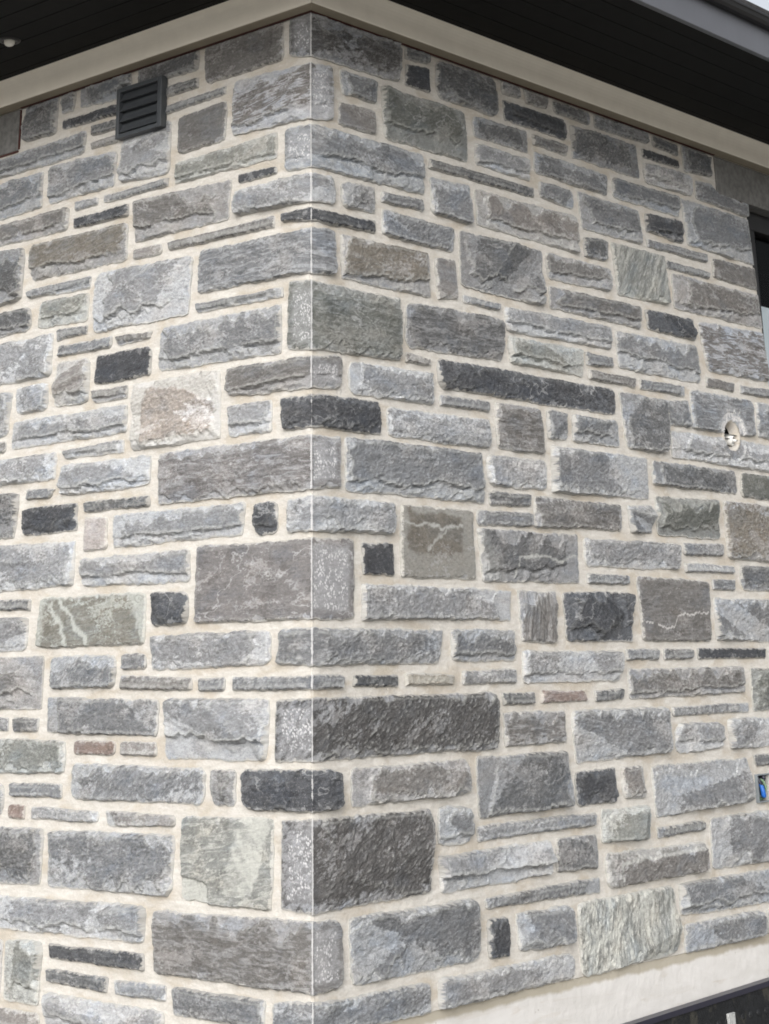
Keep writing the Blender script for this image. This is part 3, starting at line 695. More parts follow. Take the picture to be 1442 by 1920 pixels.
    if face[0] in 'r':
        fa = facets(rs.randint(3, 7), .13, .30, .006, .006, -.05, .0145)
        h = Hh*prof+prof*(np.clip(fa, -.008, .014)+fine*1.5+.0016*big*ridg(17, 41)+.0012*ridg(40, 43))
        frac = np.maximum(frac, ss(fa, -.001, -.005)*.5)
    elif face[0] in 'cE':
        f1 = np.clip(.012+facets(rs.randint(4, 8), .20, .40, .010, .008, -.05, .023), .0005, .030)
        h = (.002+f1)*prof+prof*(fine*1.4+.0012*big*ridg(18, 57))
        frac = np.maximum(frac, ss(f1, .012, .006)*.7)
    elif face[0] == 'e':
        fa = facets(rs.randint(3, 6), .07, .18, .003, .003, -.04, .007)
        h = (Hh+.003)*prof+prof*(np.clip(fa, -.005, .006)+fine*1.6+.0010*ridg(20, 67))
    elif face[0] in 'txu':
        lay = fbm(U*9, Vv*52, 71+k, 4)
        fa = facets(4, .06, .14, .003, .003, -.04, .008)
        h = Hh*prof+prof*(np.clip(fa, -.006, .008)+.0016*lay+fine*1.2+.0014*big*ridg(10, 75))
        frac = np.maximum(frac*.7, ss(lay, .25, .8)*.22)
    else:
        fa = facets(3, .02, .04, .001, .0, -.02, .003)
        h = Hh*prof+prof*(np.clip(fa, -.004, .004)+fine*.6)
    # the undercut ledge many of the blocks carry near their lower bed (and some at one end)
    if face[0] in 'eE':
        base = (.16+.16*rs.rand())*hh if face[0] == 'e' else .34*hh
        rise = rs.uniform(-.35, .55)*hh/max(w, .01)*.5
        zl = base+rise*(xm-w*.5)+hh*.10*fbm(xm*6+k, xm*0, 91, 4)+hh*.035*fbm(xm*37+k, xm*0, 93, 2)
        zz = Z-cz+hh/2
        step = ss(zz, zl-.002, zl+.0045)
        drop = (.010 if face[0] == 'e' else .016)*(.25+.75*ss(fbm(xm*7+k*2.1, xm*0, 96, 2), -.35, .2))
        gap = np.exp(-((zz-zl+.0035)/.0036)**2)*ss(fbm(xm*13+k, xm*0, 94, 3), -.28, .12)
        h = np.maximum(h-(1-step)*drop*(.6+.4*big)*prof, .0015*prof)-gap*.013*prof
        frac = np.maximum(frac, (1-step)*.95)
        if face[0] == 'E': h += .012*step*ss(zz, hh, zl)*prof
    elif face[0] == 'c' and rs.rand() < .6 and hh > .07:
        zl = (.16+.12*rs.rand())*hh+hh*.16*fbm(xm*9+k, xm*0, 95, 4)
        zz = Z-cz+hh/2; step = ss(zz, zl-.002, zl+.006)
        gap = np.exp(-((zz-zl+.0035)/.0036)**2)*ss(fbm(xm*13+k, xm*0, 94, 3), -.1, .3)
        h = np.maximum(h-(1-step)*.010*prof, .0015)-gap*.012*prof; frac = np.maximum(frac, (1-step)*.9)
    h = np.maximum(h-mar*.0055*(.5+.5*big)*prof, np.minimum(h, .001))
    if rs.rand() < .45 and face[0] in 'rce' and w > .15 and not corner:      # a spall off one end
        q = dl if rs.rand() < .5 else dr
        ln = w*rs.uniform(.06, .16)+.03*fbm(sz*14, sx*0, 97+k, 3)+(Z-cz)*rs.uniform(-.5, .5)
        sp = ss(q, ln-.006, ln+.004)
        h = np.maximum(h-(1-sp)*.008*prof, .0015*prof); frac = np.maximum(frac, (1-sp)*.85)
    if S.max() < -.55 and Z.max() > 1.55:                             # dressed back behind the vent cover
        inv = (S > -.87) & (S < -.60) & (Z > 1.60) & (Z < 1.80); h = np.where(inv, np.minimum(h, -.003), h)
    h = np.where(e > .003, np.maximum(h, .0004), np.maximum(h, -.004))
    if 2.4 < T[1][0] < 2.72 and k < 1000 and not corner and Z.mean() > .5: h = h*ss(2.481+(1.687-Z)*.0787-S, .0, .022)
    chalk = np.zeros_like(h); arris = np.zeros_like(h); squig = np.zeros_like(h)
    if corner:
        h = h*(.10+.90*ss(np.abs(S), .0, .055))+rs.uniform(.0, .0045)+.0009*fbm(sz*40, sx*0, 88, 3)
        ret = -1 if 'L' in face else (1 if 'R' in face else 0)
        if ret:
            chalk = np.where(np.sign(S) == ret, ss(e, .006, .03), 0)
            h = np.where(np.sign(S) == ret, h*.45, h)
        arris = 1-ss(np.abs(S), .0005, .0040)
        if tone == 'k': arris *= .62
    if S.max() > 2.0:                                             # drilling dust round the pipe hole
        rr = np.hypot(S-HOLE[0], (Z-HOLE[1]))
        chalk = np.maximum(chalk, np.where(Z > HOLE[1]-.01, 1.5-ss(rr, .06, .125)*1.6, 0)).clip(0, 1.5)
        h = np.where(rr < HOLE[2]+.03, np.minimum(h, .006), h)
    if face[0] == 'z':                                            # one white quartz thread that wanders across the block
        q = xm/w; zc_ = np.interp(q, [0, .08, .2, .33, .44, .5, .6, .68, .78, .9, 1], [.30, .30, .26, .20, .22, .40, .44, .41, .46, .45, .47])*hh
        zz = Z-cz+hh/2
        squig = (1-ss(np.abs(zz-zc_-.006*fbm(xm*60, xm*0, 99, 2)), .001, .008))*ss(q, .02, .06)*ss(q, .98, .95)*np.where((q > .14) & (q < .2), .1, 1)
    # bruised, whitened ridges where split planes meet
    hp = np.pad(h, 1, mode='edge'); hs_ = (hp[1:-1, :-2]+hp[1:-1, 2:]+hp[:-2, 1:-1]+hp[2:, 1:-1])/4
    hp2 = np.pad(h, 2, mode='edge'); far = (hp2[2:-2, :-4]+hp2[2:-2, 4:]+hp2[:-4, 2:-2]+hp2[4:, 2:-2])/4
    pale = ss(hs_*.5+h*.5-far, .0005, .0018)*ss(e, .004, .010)*(.55 if face[0] in 'rceEx' else .3)
    if corner: pale = pale*ss(np.abs(S), .006, .02)
    if tone == 'k': pale = pale*.35
    if S.max() > 2.0:
        rr = np.hypot(S-HOLE[0], Z-HOLE[1]); an = ss(Z-HOLE[1], -.02, .01)
        pale = np.maximum(pale, an*(1-ss(rr+.016*fbm(sx*45, sz*45, 221, 3), .082, .108))*.95*ss(fbm(sx*80, sz*80, 223, 3), -.55, .05))
    num = [c for c in face[2:] if c in ('1', '2', '3', '4', '5', '6', '7', '9')]
    if num:                                                       # marks of single blocks: pale seams and patches
        qa = np.broadcast_to(A[None, :], h.shape)+.020*fbm(sx*50, sz*50, 201, 3)+.03*fbm(sx*14, sz*14, 203, 2); qb = np.broadcast_to(V[:, None], h.shape)+.03*fbm(sx*50, sz*50, 205, 3)+.05*fbm(sx*14, sz*14, 207, 2)
        def seam(pts, wd):
            d = np.full(h.shape, 9.0)
            for (a0, b0), (a1, b1) in zip(pts, pts[1:]):
                vx, vz = (a1-a0)*w, (b1-b0)*hh; t_ = np.clip(((qa-a0)*w*vx+(qb-b0)*hh*vz)/(vx*vx+vz*vz), 0, 1)
                d = np.minimum(d, np.hypot((qa-a0)*w-t_*vx, (qb-b0)*hh-t_*vz))
            return 1-ss(d, wd*.4, wd)
        nb = num[0]
        if nb == '1':
            z1 = ss(.30-qa, -.02, .02)*ss(.27-qb+.25*(.15-qa), -.02, .02); z2 = ss(qa-(.46+.20*qb), -.02, .03)*ss(qb-.10, 0, .05)*ss(.97-qa+.18*(qb-.8), 0, .04)
            pale = np.maximum(z1*.95, z2*(.45+.5*ss(fbm(U*20+V[:, None]*3, Vv*9, 211, 3), -.3, .3))); h = h-.007*z1-.004*z2*ss(qa, .5, 1)
        elif nb == '2':
            pale = np.maximum.reduce([seam([(.10, .9), (.16, .62), (.24, .45), (.30, .05)], .010), seam([(.20, .95), (.30, .65), (.40, .35), (.50, .0)], .009), ss(qa-(.83+.14*(1-qb)), 0, .03)*.8, ss(.06-qa, -.02, .02)*.6, ss(qb, .93, .97)*.7])
        elif nb == '3':
            pale = np.maximum.reduce([seam([(.0, .80), (.25, .74), (.5, .71), (.8, .76)], .006), seam([(.62, .72), (.40, .48), (.33, .40)], .006)*.8, ss(.06-qa, -.02, .02)*.5, ss(qa-.80, 0, .04)*.45, ss(.36-qb, 0, .05)*.42, seam([(.15, .95), (.55, .97), (.9, .93)], .014)*.6])
        elif nb == '4':
            pale = np.maximum(seam([(.30, .12), (.36, .38), (.47, .52), (.62, .50), (.78, .42), (.98, .55)], .006), ss(.16-qa+.2*(.4-qb), -.02, .06)*.4)
        elif nb == '5':
            pale = np.maximum(seam([(.10, .1), (.11, .62), (.3, .72), (.6, .76), (.98, .80)], .008)*.9, np.maximum(ss(qb-.76, 0, .04), ss(.09-qa, 0, .03))*.45); h = h+.006*ss(.78-qb, -.02, .03)*prof
        elif nb == '6':
            pale = np.maximum(ss(fbm(U*5, Vv*38, 213, 4), -.1, .5)*ss(qa-(.30-.1*qb), -.05, .1)*.8, seam([(.05, .3), (.3, .5), (.42, .62)], .016)*.9)
        elif nb == '9':
            cut = np.minimum.reduce([qa-.12-.03*qb, .93-qa-.20*ss(qb, .45, .8), .86-qb-.30*ss(qa, .5, .95), qb-.09-.05*ss(qa, .1, .6)])
            out_ = 1-ss(cut, -.012, .018); pale = np.maximum(pale*.4, out_*.85); h = h+.004*(1-out_)*prof+.0012*(1-out_)*fbm(sx*70, sz*90, 217, 3)
        elif nb == '7':
            pale = np.maximum(seam([(.55, .05), (.75, .55), (.85, .95)], .007), ss(fbm(U*8, Vv*30, 215, 4), -.1, .5)*.5)
            pale *= 1-.9*ss(.17-np.hypot((qa-.42)*1.1, (qb-.38)*.6), 0, .05)
    if S.max() > 2.0: squig = np.maximum(squig, 1.1*an*(1-ss(rr+.016*fbm(sx*45, sz*45, 221, 3), .080, .108))*ss(fbm(sx*70, sz*70, 223, 3), -.5, .1))
    # mesh: the face, then a rim that runs back into the bed
    grid = np.arange(nz*na).reshape(nz, na)
    q = np.stack([grid[:-1, :-1], grid[:-1, 1:], grid[1:, 1:], grid[1:, :-1]], -1).reshape(-1, 4)
    sm, zm_, hm = S.ravel(), Z.ravel(), h.ravel()
    if S.max() > 2.0:
        rc = np.hypot(sm[q].mean(1)-HOLE[0], zm_[q].mean(1)-HOLE[1]); q = q[rc > HOLE[2]*.98]
    rim = np.concatenate([grid[0], grid[1:, -1], grid[-1, -2::-1], grid[-2:0:-1, 0]])
    n0 = nz*na; nr_ = len(rim)
    ex = np.array([S.ravel()[rim]*1.0, Z.ravel()[rim]]).T
    S_all = np.concatenate([sm, ex[:, 0]]); Z_all = np.concatenate([zm_, ex[:, 1]]); H_all = np.concatenate([hm, np.full(nr_, -.03)])
    side = np.stack([rim, n0+np.arange(nr_), n0+(np.arange(nr_)+1) % nr_, np.roll(rim, -1)], -1)
    if corner:
        lm = S_all < -1e-9; cm = np.abs(S_all) <= 1e-9
        j = grid[:, jc]; cm = np.zeros(len(S_all), bool); cm[j] = True
        ri = np.nonzero((rim == grid[0, jc]) | (rim == grid[-1, jc]))[0]; cm[n0+ri] = True
        X = np.where(cm, H_all, np.where(lm, np.minimum(S_all, 0), H_all)); Y = np.where(cm, -H_all, np.where(lm, -H_all, np.maximum(S_all, 0)))
    elif S.mean() < 0: X, Y = S_all, -H_all
    else: X, Y = H_all, S_all
    co = np.stack([X, Y, Z_all], -1)
    faces = np.concatenate([q, side])
    me = bpy.data.meshes.new('stone')
    me.vertices.add(len(co)); me.vertices.foreach_set('co', co.ravel())
    me.loops.add(faces.size); me.loops.foreach_set('vertex_index', faces.ravel().astype(np.int32))
    me.polygons.add(len(faces)); me.polygons.foreach_set('loop_start', np.arange(0, faces.size, 4, dtype=np.int32))
    me.update(calc_edges=True); me.validate()
    me.polygons.foreach_set('use_smooth', np.zeros(len(me.polygons), bool))
    ev = np.zeros(len(me.edges)*2, np.int32); me.edges.foreach_get('vertices', ev); ev = ev.reshape(-1, 2)
    isrim = np.zeros(len(co), bool); isrim[rim] = True
    sharp = isrim[ev].all(1)
    if corner:
        isj = np.zeros(len(co), bool); isj[grid[:, jc]] = True; sharp |= isj[ev].all(1)
    me.attributes.new('sharp_edge', 'BOOLEAN', 'EDGE').data.foreach_set('value', sharp)
    def at(name, a, fill=0.0):
        v = np.concatenate([a.ravel(), np.full(nr_, fill)]).astype(np.float32)
        me.attributes.new(name, 'FLOAT', 'POINT').data.foreach_set('value', v)
    at('edge', e); at('fracture', frac, 1.0); at('chalk', chalk); at('arris', arris); at('squiggle', squig); at('pale', pale)
    uvl = me.uv_layers.new(name='face'); li = np.zeros(len(me.loops), np.int32); me.loops.foreach_get('vertex_index', li)
    off = rs.uniform(0, 40, 2)
    uu = (S_all*ca+Z_all*sa)+off[0]; vv = (-S_all*sa+Z_all*ca)+off[1]
    uvl.data.foreach_set('uv', np.stack([uu[li], vv[li]], -1).ravel())
    return me
def lay_stone(k, tone, face, T, B, parent):
    me = stone_mesh(tone, face, T, B, k)
    o = link('stone', me, M_STONE, parent)
    r = random.Random(k*13+5)
    a, b_ = TONE[tone]; v = r.uniform(.92, 1.10); hue = r.uniform(-.012, .012)
    o['face_tone'] = [a[0]*v*(1+hue), a[1]*v, a[2]*v*(1-hue)]
    o['fresh_tone'] = [b_[0]*v*(1+hue), b_[1]*v, b_[2]*v*(1-hue)]
    o['vein'] = (.8 if 'v' in face else r.choice([0, .1, .3, .5])) if face[0] not in 'sz' else .1
    o['speckle'] = r.uniform(.5, 1.0) if face[0] in 'rc' else r.uniform(.25, .6)
    o['band'] = .85 if tone in 'm' else (.6 if face[0] in 'txu' or tone == 'N' else r.uniform(0, .3))
    return o
TONES = ['k', 'd', 'g', 'l', 'b', 'f', 'p', 'P', 'R', 'n', 'N', 'o', 'w', 't', 'B', 'm', 'q', 'F']
FACES = ['r', 'c', 'e', 'E', 's', 't', 'x', 'u', 'v', 'z']
for k, (ti, fi, side, mark, T, B) in enumerate(STONES):
    tone, face = TONES[ti], (FACES[fi], {-1: 'L', 0: '', 1: 'R'}[side], str(mark))
    sides = sum(p[0] for p in T+B)
    lay_stone(k, tone, face, T, B, wall_l if (sides < 0 and len(T) != 3) or (len(T) == 3 and abs(T[0][0]) > T[2][0]) else wall_r)

# stones outside the photograph, one joined part per wall
def outer_stones(s0, s1, parent, seed, skip):
    r = random.Random(seed); mbx = []
    z = (BASE if s0 > 0 else BASE_L)+.008
    while z < TOP-.03:
        hgt = r.choice([.045, .07, .095, .12, .15]); hgt = min(hgt, TOP-.006-z)
        if hgt < .03: break
        s = s0+r.uniform(0, .05)
        while s < s1:
            wd = min(.42, max(.06, hgt*r.uniform(1.1, 3.8))); done = False
            for wt in (wd, wd*.7, .075, .05):
                if not skip(s-.012, s+wt+.012, z-.008, z+hgt+.008):
                    mbx.append((s, s+wt, z+r.uniform(0, .003), z+hgt-r.uniform(0, .003))); s += wt+.019; done = True; break
            if not done: s += .012
        z += hgt+.019
    return mbx
boxes = []
for _, _, _, _, T, B in STONES:
    P = np.array(T+B)/1000; boxes.append((P[:, 0].min(), P[:, 0].max(), P[:, 1].min(), P[:, 1].max()))
def hit(a, b, c, d):
    if b > jamb(max(c, SILL))-.02 and d > SILL-.05 and c < HEAD+.17 and a < FAR+.015 and a > 0: return True
    if d > HEAD-.02 and 2.2 < b and a < 4.01: return True
    if a < -1.38 and d > HEAD-.02 and b > -2.9: return True
    return any(a < x1 and b > x0 and c < z1 and d > z0 for x0, x1, z0, z1 in boxes)
for s0, s1, par in ((-3.15, -.02, wall_l), (2.0, 4.55, wall_r)):
    ms = []
    for i, (a, b, c, d) in enumerate(outer_stones(s0, s1, par, 5 if s0 < 0 else 6, hit)):
        T = [[a*1000, d*1000], [b*1000, d*1000]]; B = [[a*1000, c*1000], [b*1000, c*1000]]
        ms.append(stone_mesh('g', rnd.choice('rrces'), T, B, 2000+i+(500 if s0 > 0 else 0), .014))
    import bmesh
    rnd.shuffle(ms)
    n1, n2 = int(len(ms)*.5), int(len(ms)*.75)
    for part, tone in ((ms[:n1], 'g'), (ms[n1:n2], 'd'), (ms[n2:], 'b')):
        bm = bmesh.new()
        for me in part: bm.from_mesh(me)
        me = bpy.data.meshes.new('outer_stones'); bm.to_mesh(me); bm.free()
        o = link('outer_stones', me, M_STONE, par); o['kind'] = 'stuff'
        o['face_tone'] = list(TONE[tone][0]); o['fresh_tone'] = list(TONE[tone][1]); o['vein'] = .3; o['speckle'] = .6; o['band'] = .2
    for q in ms: bpy.data.meshes.remove(q)

# lintels of sawn stone
mb = MB(); mb.box(-.12, .004, 2.268, 4.0, HEAD+.002, TOP-.004); mb.build('lintel', M_LINTEL, house, .004)
mb = MB(); mb.box(-2.9, -1.400, -.004, .12, HEAD+.006, TOP-.004); mb.build('lintel', M_LINTEL, house, .004)
mb = MB(); mb.box(-.10, .0025, 2.272, jamb(HEAD), HEAD-.005, HEAD+.001); mb.build('shadow_line', M_RED, house)  # dark strip painted as the shadow gap under the right lintel
mb = MB(); mb.box(-1.3995, -1.394, -.0015, .10, HEAD+.01, TOP-.006); mb.box(-2.9, -1.3995, -.0015, .10, HEAD+.0005, HEAD+.0055); mb.build('shadow_line', M_RED, house)  # painted shadow gap beside and below the left lintel

# the cream frieze board, mitred round the corner: flat face, a small lip at the foot
ZT = 1.924
prof = [(-.02, 1.8445), (.030, 1.8445), (.030, 1.8515), (.050, 1.8515), (.0545, 1.856), (.0545, 1.868), (.051, 1.872), (.047, 1.895), (.039, 1.918), (.034, 1.930), (.034, ZT+.01), (-.02, ZT+.01)]
prof = [(-.02, 1.8445), (.053, 1.8445), (.0555, 1.847), (.0555, 1.874)]+[(.0555+.034*(1-math.cos(a*math.pi/12)), 1.874+(ZT-1.876)*math.sin(a*math.pi/12)) for a in range(1, 7)]+[(.0895, ZT+.012), (-.02, ZT+.012)]
mb = MB(); mb.prism(prof, (2, lambda i, p: ((-3.2, -p[0], p[1]), (p[0], -p[0], p[1]))[i])); mb.build('trim_board', M_TRIM, house, .003)
mb = MB(); mb.prism(prof, (2, lambda i, p: ((p[0]+.0004, -p[0], p[1]), (p[0]+.0004, 4.6, p[1]))[i])); mb.build('trim_board', M_TRIM, house, .003)

lp_ = [(.001, 1.8425), (.0528, 1.8425), (.0528, 1.8440), (.001, 1.8440)]  # strip added under the trim, its shade put into the colour
mb = MB(); mb.prism(lp_, (2, lambda i, p: ((-3.2, -p[0], p[1]), (p[0], -p[0], p[1]))[i])); mb.build('trim_shade_strip', M_LIP_SHADE, house)
mb = MB(); mb.prism(lp_, (2, lambda i, p: ((p[0]+.0004, -p[0], p[1]), (p[0]+.0004, 4.6, p[1]))[i])); mb.build('trim_shade_strip', M_LIP_SHADE, house)
rd_ = [(.002, 1.8390), (.0095, 1.8390), (.0095, 1.8422), (.002, 1.8422)]  # thin dark strip added to draw the shadow line below the trim
mb = MB(); mb.prism(rd_, (2, lambda i, p: ((-1.39, -p[0], p[1]), (p[0], -p[0], p[1]))[i])); mb.build('shadow_line', M_RED, house)
mb = MB(); mb.prism(rd_, (2, lambda i, p: ((p[0]+.0004, -p[0], p[1]), (p[0]+.0004, 2.26, p[1]))[i])); mb.build('shadow_line', M_RED, house)
# soffit boards run along each wall and meet on the mitre
OV = .655; NB = 7; bw = (OV-.03)/NB
sof = []
for side in (0, 1):
    mb = MB()
    if side == 0: mb.add([(-3.4, -.0, ZT+.022), (.0, -.0, ZT+.022), (OV, -OV, ZT+.022), (-3.4, -OV, ZT+.022)], [(0, 1, 2, 3)])
    else: mb.add([(0, 0, ZT+.022), (0, 4.8, ZT+.022), (OV, 4.8, ZT+.022), (OV, -OV, ZT+.022)], [(0, 1, 2, 3)])
    so = mb.build('soffit', M_SOFFIT, house); sof.append(so)
    for i in range(NB):
        a, b2 = .03+i*bw+.0008, .03+(i+1)*bw-.0008
        m2 = MB()
        pr = [(a, ZT+.002), (a+.002, ZT), (b2-.002, ZT), (b2, ZT+.002), (b2, ZT+.014), (a, ZT+.014)]
        if side == 0: m2.prism(pr, (2, lambda j, p: ((-3.4, -p[0], p[1]), (p[0]-.001, -p[0], p[1]))[j]))
        else: m2.prism(pr, (2, lambda j, p: ((p[0], -p[0]+.001, p[1]), (p[0], 4.8, p[1]))[j]))
        m2.build('soffit_board', M_SOFFIT, so)
# fascia, gutter and roof
FZ = 2.026
def ring_prism(prof, name, mat, bev=0):
    for side in (0, 1):
        mb = MB()
        if side == 0: mb.prism(prof, (2, lambda i, p: ((-3.4, -p[0], p[1]), (p[0], -p[0], p[1]))[i]))
        else: mb.prism(prof, (2, lambda i, p: ((p[0], -p[0]+.0005, p[1]), (p[0], 4.8, p[1]))[i]))
        mb.build(name, mat, house, bev)
ring_prism([(OV-.02, ZT-.004), (OV, ZT-.004), (OV, FZ), (OV-.02, FZ)], 'fascia', M_FASCIA, .002)
ring_prism([(OV+.002, FZ-.004), (OV+.028, FZ-.004), (OV+.036, FZ+.004), (OV+.040, FZ+.016), (OV+.044, FZ+.018), (OV+.044, FZ+.028), (OV+.002, FZ+.028)], 'gutter', M_GUTTER, .002)
mb = MB()
e_ = OV+.03; z0 = FZ+.030; rz = .42
mb.add([(-3.4, -e_, z0), (e_, -e_, z0), (e_-2.4, -e_+2.4, z0+2.4*rz), (-3.4, -e_+2.4, z0+2.4*rz), (e_, 4.8, z0), (e_-2.4, 4.8, z0+2.4*rz)], [(0, 1, 2, 3), (1, 4, 5, 2)])
r_o = mb.build('roof', M_ROOF, house); sm = r_o.modifiers.new('thick', 'SOLIDIFY'); sm.thickness = .02; sm.offset = 1

# footing: parged band set back under the stones, black membrane below it
mb = MB(); mb.box(-.2, -.006, -.0+.006, 4.6, -1.02, BASE-.001); mb.box(-3.2, -.2, .006, .2, -1.3, BASE_L-.001)
mb.build('footing', M_PARGE, house)
def top_edge(y): return -.979+.0165*(y-1.43)/.72
mbm = MB(); n = 40
ys = [(-.05+4.65*i/n) for i in range(n+1)]
vs = []
for y in ys: vs += [(.024, y, -1.6), (.024, y, top_edge(y)), (.0, y, top_edge(y)), (.0, y, -1.6)]
fs = [(4*i+j, 4*i+(j+1) % 4, 4*i+4+(j+1) % 4, 4*i+4+j) for i in range(n) for j in range(4)]
mbm.add(vs, fs)
memb = mbm.build('membrane', M_MEMB, house)
md = MB()
for i in range(95):
    for j in range(5):
        md.lathe((.0235, .02+i*.048, -1.045-j*.048), [(.012, 0), (.010, .003), (.006, .0045), (0.0005, .005)], 8, 'x')
dm = md.build('dimples', M_MEMB, memb); dm['kind'] = 'stuff'
mbe = MB(); vs = []
for y in ys: vs += [(.0, y, top_edge(y)+.001), (.031, y, top_edge(y)+.001), (.031, y, top_edge(y)-.014), (.0245, y, top_edge(y)-.014)]
mbe.add(vs, [(4*i+j, 4*i+(j+1) % 4, 4*i+4+(j+1) % 4, 4*i+4+j) for i in range(n) for j in range(4)])
mbe.build('edge_strip', M_MEDGE, memb)
mc = MB(); mc.box(.025, .034, 1.842, 1.882, -1.07, -1.022); mc.build('clip', M_CLIP, memb, .002)
mp = MB(); mp.box(-3.2, .02, -.025, -.0005, -1.6, BASE_L-.02); mp.build('membrane', M_MEMB, house)

# window: dark frame set back in the opening, two panes, dark room, pale panel low behind the glass
win = MB()
x0, x1 = -.115, -.055
y0, y1 = 2.44, FAR
win.box(x0, x1, y0, y1, HEAD-.075, HEAD); win.box(x0, x1, y0, jamb(SILL)+.05, SILL, HEAD-.075); win.box(x0, x1, y1-.06, y1, SILL, HEAD-.075); win.box(x0, x1, jamb(SILL)+.05, y1-.06, SILL, SILL+.06)
win_o = win.build('window', M_FRAME, house, .003)
m_, t, b = new_mat('window_glass'); g = G(t)
tr = g.n('ShaderNodeBsdfTransparent'); gl = g.n('ShaderNodeBsdfGlossy'); gl.inputs['Roughness'].default_value = .02
mx = g.n('ShaderNodeMixShader'); mx.inputs[0].default_value = .012; tr.inputs[0].default_value = (.9, .92, .92, 1)
t.links.new(tr.outputs[0], mx.inputs[1]); t.links.new(gl.outputs[0], mx.inputs[2]); t.links.new(mx.outputs[0], t.nodes['Material Output'].inputs[0])
pn = MB(); pn.box(-.09, -.084, jamb(SILL)+.045, y1-.055, SILL+.055, HEAD-.07); pn.build('pane', m_, win_o)
rm = MB()
rm.add([(-.2, 2.3, .3), (-.2, 4.2, .3), (-.2, 4.2, 1.8), (-.2, 2.3, 1.8), (-1.6, 2.3, .3), (-1.6, 4.2, .3), (-1.6, 4.2, 1.8), (-1.6, 2.3, 1.8)], [(4, 5, 6, 7), (0, 1, 5, 4), (3, 2, 6, 7), (0, 3, 7, 4), (1, 2, 6, 5)])
rm.build('room', M_DARK, house)
bl = MB(); bl.box(-.106, -.100, 2.47, FAR-.03, SILL+.02, 1.325); bl.build('panel', M_PANEL, win_o)
dk = MB(); dk.lathe((-.098, 2.64, 1.10), [(.0005, .0), (.05, .001), (.06, .004), (.05, .007), (.0005, .008)], 24, 'x'); dk.build('dark_disc', M_FRAME, win_o)  # small dark disc in front of the pale panel
sl = MB(); sl.box(-.12, .03, jamb(SILL)-.05, FAR+.05, SILL-.06, SILL); sl.build('sill', M_LINTEL, house, .004)

# mortared collar round the pipe hole, and the pipe
cm_ = MB(); R0 = HOLE[2]
cm_.lathe((0, HOLE[0], HOLE[1]), [(R0+.006, -.006), (R0+.003, .0035), (R0-.003, .003), (R0-.008, -.003), (R0-.0165, -.016), (R0-.0175, -.030)], 40, 'x')
col_o = cm_.build('hole_collar', M_MORTAR, wall_r)
ck = MB(); ck.lathe((0, HOLE[0], HOLE[1]), [(R0-.017, -.029), (R0-.016, -.13), (.0005, -.131)], 30, 'x'); ck.build('hole_back', M_DARK, wall_r)
for o in (col_o,):
    me = o.data; uvl = me.uv_layers.new(name='face')
    for lp in me.loops:
        c_ = me.vertices[lp.vertex_index].co; uvl.data[lp.index].uv = (c_.y+c_.x, c_.z)
pipe = empty('pipe_end', (-.02, HOLE[0]+.004, HOLE[1]-.02))
tag(pipe, 'white plastic pipe end sticking out of the drilled hole in the stone wall', 'pipe')
pp = MB(); a0, a1 = Vector((-.11, HOLE[0]-.020, HOLE[1]+.014)), Vector((.001, HOLE[0]+.010, HOLE[1]-.017))
pp.tube([a0, a1], .018, 24, False); d_ = (a1-a0); pp.tube([a1, a1-d_*.9], .015, 24, False)
# close the mouth ring
pp.tube([a1-d_*.002, a1+d_*.0005, a1+d_*.001], [.018, .0165, .015], 24, False)
pp.build('pipe', M_PVC, pipe)
cb = MB(); cb.tube([a0+d_*.3+Vector((0, .004, 0)), a0+d_*.8, a1+d_*.12+Vector((0, -.004, .003))], [.006, .006, .005], 10); cb.build('cable', M_PVC, pipe)

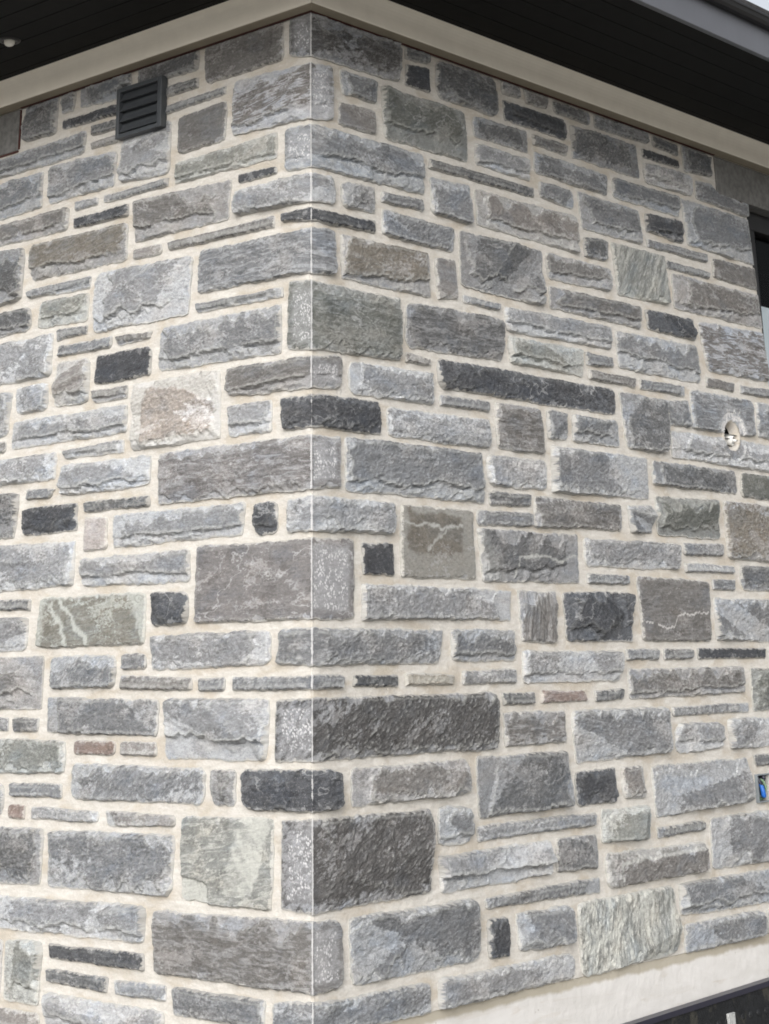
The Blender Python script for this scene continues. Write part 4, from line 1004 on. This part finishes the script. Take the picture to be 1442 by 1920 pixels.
# louvred vent on the left wall
vent = empty('wall_vent', (-.735, -.02, 1.69))
tag(vent, 'small dark grey louvred vent cover on the stone wall just under the cream trim', 'vent')
vx0, vx1, vz0, vz1, vy = -.8555, -.635, 1.614, 1.785, -.026
fr = .015
hb = MB()
hb.box(vx0, vx0+fr, vy, .0, vz0, vz1); hb.box(vx1-fr-.006, vx1, vy, .0, vz0, vz1); hb.box(vx0+fr, vx1-fr-.006, vy, .0, vz0, vz0+fr); hb.box(vx0+fr, vx1-fr-.006, vy, .0, vz1-fr, vz1)
hb.box(vx0+fr, vx1-fr-.006, -.006, -.001, vz0+fr, vz1-fr)
hb.build('housing', M_VENT, vent, .004)
nl = 4; ph = (vz1-vz0-2*fr)/nl
for i in range(nl):
    zb = vz0+fr+i*ph
    lb = MB(); pr = []
    for q in range(7):
        tq = q/6; pr.append((-.007-.0165*(tq**1.4), zb+ph*(1.0-.86*tq)))       # a slat that bows outward and down
    pr2 = [(a+.0045, b2-.001) for a, b2 in pr[::-1]]
    pts = pr+pr2
    lb.prism(pts, (2, lambda j, p: ((vx0+fr, p[0], p[1]), (vx1-fr-.006, p[0], p[1]))[j])); lb.build('louver', M_VENT, vent)

# recessed light in the left soffit (unlit)
LP = (-1.037, -.330)
lt = empty('soffit_light', (LP[0], LP[1], ZT))
tag(lt, 'small round recessed light, unlit, in the black soffit left of the corner', 'ceiling light')
rg = MB(); rg.lathe((LP[0], LP[1], ZT), [(.019, .012), (.020, -.003), (.024, -.006), (.033, -.005), (.036, -.0005), (.036, .003)], 32); rg.build('ring', M_RING, lt)
le = MB(); le.lathe((LP[0], LP[1], ZT), [(.017, .004), (.018, -.004), (.017, -.011), (.0135, -.017), (.008, -.020), (.003, -.0212), (.0005, -.0215)], 32); le.build('lens', M_LAMP, lt)

# electrical box let into the right wall
eb = empty('electrical_box', (-.01, 2.222, -.40))
tag(eb, 'open electrical box with a blue wire nut set in the stone wall', 'electrical box')
by0, by1, bz0, bz1 = 2.180, 2.275, -.444, -.356
bx = MB(); tck = .004
bx.box(-.03, .008, by0, by0+tck, bz0, bz1); bx.box(-.03, .008, by1-tck, by1, bz0, bz1); bx.box(-.03, .008, by0+tck, by1-tck, bz0, bz0+tck); bx.box(-.03, .008, by0+tck, by1-tck, bz1-tck, bz1); bx.box(-.03, -.026, by0+tck, by1-tck, bz0+tck, bz1-tck)
bx.build('box', M_BOX, eb)
wr = MB(); wr.tube([(-.024, 2.19, -.362), (-.004, 2.200, -.366), (.004, 2.206, -.385), (.002, 2.21, -.42)], .006, 10); wr.tube([(-.024, 2.235, -.365), (.0, 2.232, -.362), (.004, 2.228, -.376)], .007, 10); wr.build('wire', M_WIRE, eb)
wg = MB(); wg.tube([(-.024, 2.21, -.37), (.003, 2.222, -.378), (.005, 2.236, -.40), (-.004, 2.235, -.43), (-.02, 2.22, -.437)], .0055, 10); wg.build('wire', M_GREEN, eb)
nt = MB(); nt.tube([(.0, 2.203, -.388), (.007, 2.206, -.395), (.009, 2.212, -.424), (.008, 2.213, -.427)], [.004, .0075, .009, .008], 12); nt.build('wire_nut', M_BLUE, eb)
